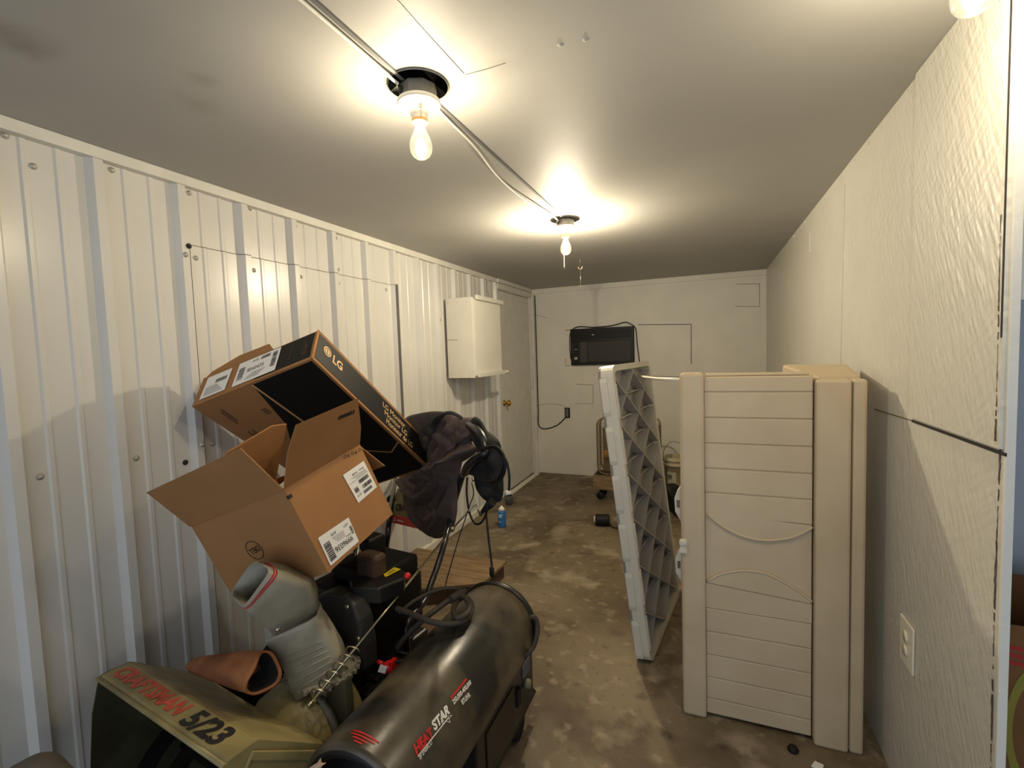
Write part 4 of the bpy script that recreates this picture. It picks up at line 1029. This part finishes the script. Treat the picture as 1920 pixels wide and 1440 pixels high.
# handle tubes
HN = V((.6, .8, 0)); HP = V((.87, 1.78, 0))
def Hh(x, y, d=0): return onplane(x, y, HP+HN*d, HN)
rt = [Lh(762, 1178, 0, .15), Lh(795, 1128, 0, .12), Lh(809, 1092, 0, .10), Lh(830, 1030, 0, .08), Hh(850, 950, .02), Hh(868, 890, .01)]
lt_ = [Lh(708, 1120, 0, -.27), Lh(716, 1080, 0, -.28), Lh(723, 1037, 0, -.29), Lh(730, 975, 0, -.30), Hh(742, 895, .05)]
MB().tube(smooth_path([L(.15, .72, .22)]+rt, 5), .0125, 12).build('handle_tube', M['handle'], sb)
MB().tube(smooth_path([L(-.24, .80, .22)]+lt_, 5), .0125, 12).build('handle_tube', M['handle'], sb)
gp = [Hh(872, 886, -.03), Hh(878, 874, -.045), Hh(892, 861, -.055), Hh(905, 853, -.05), Hh(911, 845, -.04), Hh(908, 830, -.035), Hh(900, 814, -.03), Hh(888, 802, -.02), Hh(872, 794, 0), Hh(840, 790, .02)]
MB().tube(smooth_path(gp, 6), .0175, 14).build('grip', M['handle'], sb)
MB().tube([Hh(744, 905, .05), Hh(868, 892, .01)], .011, 10).build('cross_bar', M['handle'], sb)
# control panel plate
pf_ = lambda x, y, o=0: Hh(x, y, .02-o)
cpn = MB().prism([pf_(737, 938), pf_(745, 916), pf_(800, 905), pf_(800, 990), pf_(776, 986), pf_(732, 978)], HN*.03).build('dash_panel', M['olive'], sb, bevel=.003)
MB().text('CRAFTSMAN', bil(pf_(741.5, 958, .002), pf_(800, 962, .002), pf_(800, 944, .002), pf_(742, 945, .002)), 0, .04).build('dash_lettering', M['ink'], cpn)
MB().prism([pf_(732, 979, .001), pf_(776, 990, .001), pf_(800, 994, .001), pf_(800, 975, .001), pf_(735, 966, .001)], HN*.012).build('red_band', M['red'], cpn)
MB().text('8', bil(pf_(738, 977, .003), pf_(742, 978, .003), pf_(742, 971, .003), pf_(738, 970, .003))).quad([pf_(744, 976, .003), pf_(756, 979, .003), pf_(756, 977, .003), pf_(744, 974, .003)]).build('band_lettering', M['sticker'], cpn)
MB().lathe([(.02, -.02), (.024, 0), (.02, .02), (0, .022)], pf_(734, 935, .02), SV, 16).build('knob', M['blackp'], sb)
# crank rod, worm and cranked end
r0 = Lh(583, 1318, 1, .20)
r0 = onplane(583, 1318, L(.20, .23, 0), SV); rz0 = Lh(640, 1240, 1, .33)
pA, pB = Lh(584, 1317, 1, .27), Lh(846, 994, 1, .92)
rd = MB().tube([pA, pB], .0042, 8).build('crank_rod', M['chrome'], sb)
pb2 = [pB, Lh(888, 948, 1, 1.0), Lh(892, 946, 1, 1.0), Lh(901, 966, 1, 1.01), Lh(907, 959, 1, 1.01)]
MB().tube(pb2[:1]+[pB.lerp(pb2[1], .95)]+pb2[2:4], .0042, 8).tube(pb2[3:], .006, 8).lathe([(.010, 0), (.010, .012), (0, .012)], pB, (pB-pA), 10).build('crank_handle', M['chrome'], rd)
ax_ = (pB-pA).normalized(); e1 = ax_.cross(V((0, 0, 1))).normalized(); e2 = ax_.cross(e1)
wm = MB().tube([pA+ax_*(.005+.16*i/90)+(e1*math.cos(i*.42)+e2*math.sin(i*.42))*(.006 if i < 3 else .020) for i in range(91)], .0026, 6)
wm.build('worm_spiral', M['chrome'], rd)
MB().tube([pA+ax_*.0, pA-ax_*.012], .007, 8).build('rod_bracket', M['chrome'], rd)
# control cable
MB().tube(smooth_path([Lh(884, 905, 1, .97), Lh(888, 925, 1, .97), Lh(880, 950, 1, .96), Lh(860, 1010, 1, .92), Lh(838, 1085, 1, .86), Lh(825, 1130, 1, .80), Lh(760, 1180, 1, .72)], 6), .0022, 6).build('control_cable', M['rubber'], sb)
MB().lathe([(.006, 0), (.006, .014), (0, .014)], Lh(888, 902, 1, .965), (0, 0, 1), 8).build('cable_end', M['chrome'], sb)

# brown sleeve lying on the housing
bs0 = L(-.17, .16, ZT+.045); 
pE = onplane(494, 1262, L(.02, .19, 0), SV); pS = onplane(362, 1246, L(-.16, .155, 0), SV)
t = thing('leather_sleeve', 'tapered brown suede sleeve lying open-ended on the olive snow blower housing', 'sleeve', pE-V((0, 0, .07)))
axs = (pE-pS); ln_ = axs.length; axs.normalize()
sl = MB()
def slf(u, v):
    th_ = 2*math.pi*u; e1_ = axs.cross(V((0, 0, 1))).normalized(); e2_ = e1_.cross(axs)
    r = (.020+.030*v**.7)*(1+.05*math.sin(3*th_+2*v)+.03*math.sin(5*th_+7*v)); fl_ = .8+.2*min(1, v*1.4)
    return pS+axs*(ln_*v+(.012*math.sin(2*th_) if v > .95 else 0))+e1_*math.cos(th_)*r+e2_*math.sin(th_)*r*fl_
sl.grid(slf, 40, 24)
slo = sl.build('sleeve', M['leather'], t); so = slo.modifiers.new('t', 'SOLIDIFY'); so.thickness = .006; so.offset = -1
si = MB(); si.grid(lambda u, v: slf(u, .12+.86*v)*.0+(lambda q, c: c+(q-c)*.86)(slf(u, .12+.86*v), pS+axs*(ln_*(.12+.86*v))), 40, 16); si.build('inner_shade', M['glove'], t, fix=False)  # black inner skin added to paint the shade inside the sleeve's mouth
# bottom left grey lump
gq = onplane(75, 1440, V((.45, .45, .45)), V((0, 1, 0)))
gc = onplane(72, 1470, V((0, .52, 0)), V((0, 1, 0)))
o_ = [onplane(x, y, V((0, .52, 0)), V((0, 1, 0))) for x, y in [(25, 1446), (45, 1425), (75, 1411), (95, 1414), (112, 1430), (135, 1460), (140, 1520), (110, 1580), (60, 1590), (20, 1560), (5, 1500)]]
tag(blob('grey_sack', M['shirt'], o_, sum(o_, V())/len(o_), (0, -1, .3), .06, lambda u, s, q: .008*math.sin(50*q.x+22*q.z)), 'rounded grey-brown cloth sack peeking in at the bottom left corner', 'sack')

# ================================================================ torpedo heater
AX, AZ, AR = 1.160, .425, .145
y0h, y1h = .74, 1.50
t = thing('torpedo_heater', 'dusty black torpedo heater with red and white lettering, lying along the floor in front', 'heater', (AX, 1.1, 0))
bar = MB().lathe([(AR-.012, -.0), (AR-.004, .004), (AR, .012), (AR, .70), (AR-.001, .702), (AR-.001, .748), (AR-.004, .75)], (AX, y0h, AZ), (0, 1, 0), 64, cap=False)
brl = bar.build('barrel', M['dust'], t)
MB().lathe([(AR+.001, .738), (AR+.006, .742), (AR+.007, .752), (AR+.002, .762), (AR-.02, .764), (0, .765)], (AX, y0h, AZ), (0, 1, 0), 56, cap=False).build('rear_rim', M['black_metal'], t)
MB().lathe([(AR-.012, 0), (AR-.022, -.006), (AR-.030, .0), (AR-.030, .30), (0, .30)], (AX, y0h, AZ), (0, 1, 0), 48, cap=False).build('nozzle', M['blackp'], t)
MB().lathe([(.0, .20), (.06, .20), (.065, .19), (.0651, .24)], (AX, y0h, AZ), (0, 1, 0), 28).build('burner_disc', M['rubber'], t)
def cfn(y, x, off=.0015):   # from pixel to barrel surface
    d = ray(y, x); ox_, oz_ = CAM.x-AX, CAM.z-AZ; R = AR+off
    a = d.x**2+d.z**2; b = 2*(ox_*d.x+oz_*d.z); c = ox_**2+oz_**2-R*R; dis = b*b-4*a*c
    if dis < 0: return None
    q = CAM+d*((-b-math.sqrt(dis))/(2*a)); return math.atan2(q.z-AZ, q.x-AX), q.y
def cmap(cs, off=.0015):
    K = [cfn(*c) for c in cs]
    def f(u, v):
        th_ = (K[0][0]*(1-u)+K[1][0]*u)*(1-v)+(K[3][0]*(1-u)+K[2][0]*u)*v
        y = (K[0][1]*(1-u)+K[1][1]*u)*(1-v)+(K[3][1]*(1-u)+K[2][1]*u)*v
        return V((AX+math.cos(th_)*(AR+off), y, AZ+math.sin(th_)*(AR+off)))
    return f
redm = mat('red_lettering', (196, 32, 30), .45); whm = mat('white_lettering', (226, 222, 212), .45)
fh = cmap([(783, 1418), (846, 1342), (832, 1320), (772, 1394)])
fh2 = cmap([(783, 1418), (812, 1384), (806, 1366), (772, 1402)])
lt = MB().text('HEAT', cmap([(782, 1417), (816, 1376), (806, 1362), (772, 1399)]), 0, .05, .2); lt.build('red_lettering', redm, brl)
lt = MB().text('STAR', cmap([(816, 1371), (844, 1337), (838, 1319), (806, 1356)]), 0, .05, .2)
f = cmap([(785, 1425), (790, 1429), (790, 1425), (786, 1421)])
lt.text('by ENERCO', cmap([(788, 1427), (812, 1396), (808, 1387), (785, 1416)]), 0, .02, .2)
f = cmap([(784, 1419.5), (842, 1346), (841, 1344), (783, 1417.5)]); rect(lt, f, 0, 0, 1, 1)
stf = cmap([(822, 1364), (850, 1356), (848, 1332), (826, 1340)], .0018)
sp = [];
for k in range(10):
    a_ = math.radians(90+36*k); r_ = .5 if k % 2 == 0 else .22; sp.append((.5+r_*math.cos(a_)*1.0, .5+r_*math.sin(a_)))
for k in range(10):
    (u0, v0), (u1, v1) = sp[k], sp[(k+1) % 10]; cc_ = lambda u, v: ((u-.5)*.8+.5, (v-.5)*.8+.5)
    if k in (9, 0): continue
    lt.quad([stf(u0, v0), stf(u1, v1), stf(*cc_(u1, v1)), stf(*cc_(u0, v0))])
lt.text('250,000-400,000', cmap([(852, 1323), (885, 1283), (881, 1274), (847, 1313)]), 0, .03)
lt.text('BTU/HR', cmap([(868, 1322), (883, 1305), (879, 1297), (864, 1313)]), 0, .03)
lt.build('white_lettering', whm, brl)
rl = MB(); f = cmap([(846, 1311), (876, 1274), (874, 1271), (844, 1308)]); rect(rl, f, 0, 0, 1, 1)
(ta, ya), (tb_, yb_) = cfn(664, 1368), cfn(712, 1391)
def cpt(u, y, off=.0015): th_ = ta+(tb_-ta)*u; return V((AX+math.cos(th_)*(AR+off), ya+(yb_-ya)*u+y, AZ+math.sin(th_)*(AR+off)))
for k, (ua, ub) in enumerate(((0, 1), (0, .93), (.15, .75), (.3, .6))):
    for j in range(16):
        a_, b_ = ua+(ub-ua)*j/16, ua+(ub-ua)*(j+.86)/16; yo = -.0075*k
        rl.quad([cpt(a_, yo), cpt(b_, yo), cpt(b_, yo-.004), cpt(a_, yo-.004)])
rl.build('red_marking', redm, brl)
# base tank and side housing
tank = MB().prism([(1.04, 1.13, .30), (1.04, 1.60, .30), (1.04, 1.60, .105), (1.04, 1.18, .105), (1.04, 1.13, .16)], (.21, 0, 0))
tb = tank.build('base_housing', M['black_metal'], t, bevel=.006)
MB().box((1.2505, 1.19, .125), (1.254, 1.40, .27)).build('spec_plate', mat('worn_spec_plate', (34, 32, 29), .4, 0, .4, 60, stretch=(1, 30, 3)), tb)
MB().lathe([(.016, 0), (.016, .016), (.010, .022), (0, .022)], (1.2505, 1.515, .205), (1, 0, 0), 18).build('knob', mat('olive_knob', (120, 112, 90), .5), tb)
MB().box((1.2505, 1.43, .175), (1.256, 1.46, .235)).tube([(1.256, 1.445, .235), (1.262, 1.445, .238)], .006, 8).build('switch', M['rubber'], tb)
MB().box((1.2505, 1.49, .23), (1.253, 1.56, .28)).build('blue_label', mat('blue_grey_label', (80, 88, 96), .5), tb)
sp_ = MB()
for yy_ in (1.16, 1.56): sp_.box((1.08, yy_-.02, .28), (1.24, yy_+.02, .31))
for yy_ in (.88,): sp_.prism([(1.06, yy_, .10), (1.26, yy_, .10), (1.24, yy_, .31), (1.08, yy_, .31)], (0, .02, 0))
sp_.build('saddle', M['black_metal'], t)
MB().tube([(1.06, .80, .10), (1.06, 1.62, .10)], .012, 8).tube([(1.24, .80, .10), (1.24, 1.62, .10)], .012, 8).build('base_rail', M['black_metal'], t)
for x in (1.055, 1.215): MB().lathe([(0, -.018), (.03, -.018), (.05, -.016), (.052, 0), (.05, .016), (.03, .018), (0, .018)], (x, 1.50, .0525), (1, 0, 0), 24).build('wheel', M['rubber'], t)
MB().tube([(1.06, .82, .10), (1.06, .80, .008), (1.24, .80, .008), (1.24, .82, .10)], .010, 8).build('front_foot', M['black_metal'], t)
MB().tube(smooth_path([(AX+.125, 1.475, .475), (AX+.150, 1.48, .475), (AX+.162, 1.465, .445), (AX+.158, 1.43, .405), (AX+.135, 1.40, .385), (AX+.11, 1.40, .37)], 6), .0085, 10).build('handle', M['hose'], t)
# red fuel filter beside the barrel
FQ = V((.975, 1.145, .46))
fq = onplane(728, 1250, V((0, 1.145, 0)), V((0, 1, 0))); 
ff = MB().lathe([(0, -.024), (.015, -.024), (.017, -.020), (.017, .016), (.012, .020), (.008, .024), (0, .024)], fq, (.75, -.1, .45), 18)
ff.box((fq.x+.012, fq.y-.014, fq.z-.012), (fq.x+.026, fq.y+.012, fq.z+.026)); ff.tube([fq+V((.018, 0, -.01)), fq+V((.02, 0, -.04))], .009, 10); ff.lathe([(.006, .02), (.006, .04), (0, .041)], fq, (-.9, 0, .2), 8)
fo = ff.build('fuel_filter', M['red'], t)
w0 = [onplane(x, y, fq-CF*.020, CF) for x, y in [(708, 1260), (722, 1263), (726, 1250), (713, 1246)]]
MB().prism(w0, CF*.0012).build('white_sticker', M['sticker'], fo)
MB().tube([fq+V((.02, 0, .02)), V((1.03, 1.25, .42))], .006, 8).build('fuel_hose', M['rubber'], t)
# coiled cord on top
def topz(x): d = x-AX; return AZ+math.sqrt(max(0, AR*AR-d*d)) if abs(d) < AR else AZ
zc = .60
cp_ = [(744, 1141), (770, 1150), (800, 1163), (835, 1170), (865, 1166), (882, 1150), (884, 1132), (872, 1120), (858, 1126), (850, 1142), (856, 1158), (874, 1152), (880, 1136), (868, 1118), (845, 1124), (815, 1145), (790, 1165), (765, 1190), (745, 1215)]
cpz = [.59, .595, .60, .597, .592, .590, .592, .592, .597, .60, .605, .606, .608, .610, .606, .60, .58, .53, .47]
cw = [hit(x, y, 2, z) for (x, y), z in zip(cp_, cpz)]
cdm = MB().tube(smooth_path(cw, 5), .0085, 10)
cw2 = [hit(x, y, 2, z) for x, y, z in [(748, 1150, .57), (775, 1128, .59), (810, 1110, .60), (845, 1103, .60), (866, 1108, .598), (872, 1116, .600)]]
cdm.tube(smooth_path(cw2, 5), .006, 8)
tag(cdm.build('coiled_cord', M['hose']), 'thick dusty cord coiled on top of the black torpedo heater', 'cord')
# plug end of cord clamp
q1, q2 = hit(845, 1124, 2, .612), hit(872, 1108, 2, .612)
tag(MB().tube([q1, q1.lerp(q2, .5), q2], [.012, .014, .010], 10).build('cord_plug', M['hose'], bevel=.001), 'dusty cord end fitting lying in the coil on the torpedo heater', 'plug')
# rag at the mouth
o_ = [onplane(x, y, V((0, .715, 0)), V((0, 1, 0))) for x, y in [(598, 1428), (601, 1421), (603, 1430), (612, 1430), (604, 1436), (600, 1452), (585, 1462), (572, 1455), (580, 1440)]]
tag(blob('torn_rag', M['pinkcloth'], o_, sum(o_, V())/len(o_), (0, -1, .2), .008, lambda u, s, q: .003*math.sin(300*q.x), nu=40, nv=6), 'torn tan cloth scrap at the open mouth of the torpedo heater', 'rag')

# ================================================================ jacket, gloves, cords on the handle
pj = lambda x, y, d=0: Hh(x, y, d)
out = [pj(x, y) for x, y in [(752, 800), (763, 782), (785, 775), (815, 771), (848, 775), (868, 782), (888, 783), (899, 796), (898, 806), (888, 812), (880, 822), (888, 832), (896, 840), (889, 850), (876, 856), (866, 864), (862, 885), (857, 905), (856, 935), (855, 965), (848, 992), (832, 1006), (818, 1010), (803, 1004), (782, 988), (766, 968), (760, 945), (757, 915), (752, 880), (750, 840)]]
cj = pj(815, 890)
RID = [(.020, .017, [(830, 785), (825, 814), (812, 832), (801, 847)]), (.022, .018, [(857, 787), (852, 829), (841, 854), (821, 881)]), (.016, .014, [(877, 787), (874, 820)]),
       (.034, .022, [(893, 839), (866, 861), (841, 876), (812, 890), (800, 897)]), (.030, .020, [(863, 868), (848, 886), (827, 915), (805, 933), (783, 922), (763, 901)]),
       (.018, .018, [(856, 897), (848, 933), (841, 968), (821, 991)]), (.020, .014, [(767, 886), (782, 904), (800, 915), (812, 908), (827, 894)]),
       (-.022, .014, [(841, 796), (838, 832), (830, 854)]), (-.022, .013, [(838, 904), (819, 938), (792, 940), (768, 925)]), (-.020, .012, [(806, 800), (806, 830), (798, 850)]), (-.016, .014, [(858, 880), (850, 915), (840, 940)]), (.012, .014, [(790, 955), (812, 975), (838, 960)])]
RID = [(a, w, [pj(*q) for q in pts]) for a, w, pts in RID]
def jf(u, s, q):
    h = 0
    for a, w, pts in RID:
        dm = 9
        for p0, p1 in zip(pts, pts[1:]):
            e = p1-p0; tt = max(0, min(1, (q-p0).dot(e)/e.dot(e))); dm = min(dm, (q-p0-e*tt).length)
        h += 1.25*a*math.exp(-(dm/w)**2)
    x, z = q.x, q.z
    return h+.0035*math.sin(x*70+z*50+2*math.sin(z*30))+.003*math.sin(x*120-z*60)
t = thing('jacket', 'dark plum-grey jacket draped over the snow blower handle', 'jacket', pj(815, 1005))
blob('drape', M['jacket'], out, cj, -HN+V((0, 0, .05)), .050, jf, nu=150, nv=44, parent=t)
out2 = [pj(x, y, -.045) for x, y in [(758, 798), (765, 783), (787, 775), (815, 771), (836, 774), (826, 786), (818, 800), (812, 818), (806, 838), (800, 850), (785, 850), (765, 830)]]
blob('lining', M['jacket_dark'], out2, pj(795, 808, -.045), -HN+V((0, 0, .1)), .022, lambda u, s, q: .006*math.sin(60*q.x+40*q.z), nu=72, nv=16, parent=t)
MB().tube(smooth_path([pj(808, 800, -.075), pj(815, 785, -.085), pj(828, 777, -.085), pj(845, 774, -.07), pj(860, 780, -.06), pj(866, 785, -.05)], 5), .0075, 8).build('collar_roll', M['jacket_dark'], t)
pg_ = lambda x, y, d=0: Hh(x, y, d)
out3 = [pg_(x, y) for x, y in [(888, 782), (900, 786), (912, 806), (928, 818), (938, 834), (941, 870), (943, 905), (943, 925), (938, 940), (925, 941), (908, 938), (898, 924), (892, 905), (888, 892), (868, 886), (872, 876), (895, 865), (905, 850), (900, 820), (888, 800)]]
tag(blob('black_cover', M['glove'], out3, pg_(915, 870), (-.3, -1, .05), .035, lambda u, s, q: .010*math.sin(55*q.x+20*q.z)+.006*math.sin(90*q.z), nu=100, nv=22), 'black cloth bag hanging from the right grip of the snow blower', 'bag')
rgm = MB()
for (cx_, cy_, rx, ry, d_, a0, a1) in ((920, 872, 26, 34, -.075, -130, 95), (924, 872, 24, 36, -.085, -125, 80), (917, 870, 26, 33, -.08, -130, 120)):
    rgm.tube([pg_(cx_+rx*math.cos(math.radians(a)), cy_+ry*math.sin(math.radians(a)), d_) for a in range(a0, a1+1, 9)], .0036, 8)
rgm.tube(smooth_path([pg_(905, 842, -.08), pg_(930, 840, -.08), pg_(948, 862, -.08), pg_(954, 885, -.08), pg_(955, 905, -.08), pg_(954, 920, -.08)], 5), .0042, 8)
rgm.tube(smooth_path([pg_(876, 895, -.04), pg_(875, 925, -.05), pg_(880, 960, -.05), pg_(890, 981, -.05), pg_(902, 980, -.05), pg_(912, 962, -.06), pg_(913, 940, -.06)], 6), .0042, 8)
t = thing('hanging_cord', 'black extension cord looped over the black bag on the handle, white and brown plug dangling', 'cord', pg_(912, 1085, -.1))
rgm.build('cable', M['rubber'], t)
MB().tube([pg_(952, 919, -.08), pg_(954, 928, -.08)], [.009, .012], 10).build('plug_tip', M['pale_plastic'], t)
MB().tube([pg_(954, 928.5, -.08), pg_(955, 946, -.08)], [.014, .012], 10).build('plug', M['hose'], t)
d1 = V((1.128, 1.535, .60)); dtop = pg_(911, 955, -.02)
tag(MB().tube([dtop, dtop.lerp(d1, .5)+V((-.002, 0, 0)), d1, V((1.128, 1.53, .578))], .0042, 8).lathe([(.006, -.01), (.009, 0), (.009, .02), (.005, .03), (0, .03)], V((1.128, 1.53, .581)), seg=10).build('drop_cord', M['rubber']), 'black cord hanging straight down to the rear of the torpedo heater', 'cord')
MB().tube([pg_(924, 940, -.03), pg_(914, 950, -.03), pg_(904, 960, -.03)], [.016, .014, .007], 12).build('socket_end', M['rubber'], t)

# ================================================================ far right carton and floor bits
t = thing('printed_carton', 'brown carton with red bands and green print in the next room, right edge', 'box', (2.95, 1.9, 0))
bz = hit(1890, 1180, 1, 1.75).z
zt_ = hit(1895, 1178, 1, 1.70).z
cbx_ = MB()
X0, X1, Y1, Y2 = W+WT+.02, 3.05, 1.72, 2.10
cbx_.box((X0, Y1, .002), (X1, Y1+.006, zt_)); cbx_.box((X0, Y2, .002), (X1, Y2+.006, zt_)); cbx_.box((X0, Y1, .002), (X0+.006, Y2, zt_)); cbx_.box((X1, Y1, .002), (X1+.006, Y2, zt_)); cbx_.box((X0, Y1, .002), (X1, Y2, .008))
cbo = cbx_.build('carton', M['boxbrown'], t)
bd = MB()
for k in range(3): bd.quad([(X0, Y1-.001, zt_-.035-k*.022), (X1, Y1-.001, zt_-.10-k*.022), (X1, Y1-.001, zt_-.113-k*.022), (X0, Y1-.001, zt_-.048-k*.022)])
bd.build('red_bands', M['boxred'], cbo)
gx = hit(1922, 1390, 1, Y1).x; gz = hit(1922, 1370, 1, Y1).z
gm = MB(); fg = lambda u, v: V((gx+u, Y1-.0012, gz+v)); ring(gm, fg, .03, 0, .075, .20, .78, 30); ring(gm, fg, .045, -.02, .045, .15, 0, 30); gm.build('green_print', M['boxgreen'], cbo)
sh_z = hit(1900, 1135, 1, 2.25).z
tag(MB().box((W+WT+.001, 2.12, sh_z-.10), (XE-.2, 2.299, sh_z)).build('grey_ledge', M['shed_back'], bevel=.004), 'grey ledge along the blue-lit wall beyond the opening', 'ledge')
fq_ = hit(1487, 1408, 2, .0)
tag(MB().lathe([(0, .001), (.016, .001), (.018, .006), (.013, .016), (0, .019)], (fq_.x, fq_.y, 0), seg=9).build('dark_pebble', M['rubber']), 'small dark lump on the concrete in front of the beige panels', 'debris')
cq_ = hit(1532, 1437, 2, 0)
tag(MB().prism([(cq_.x-.018, cq_.y-.01, .001), (cq_.x+.014, cq_.y-.012, .001), (cq_.x+.02, cq_.y+.008, .001), (cq_.x-.004, cq_.y+.016, .001)], (0, 0, .004)).build('paper_chip', M['sticker']), 'pale paper chip on the floor at the bottom edge', 'debris')
# loose grit along the back of the floor
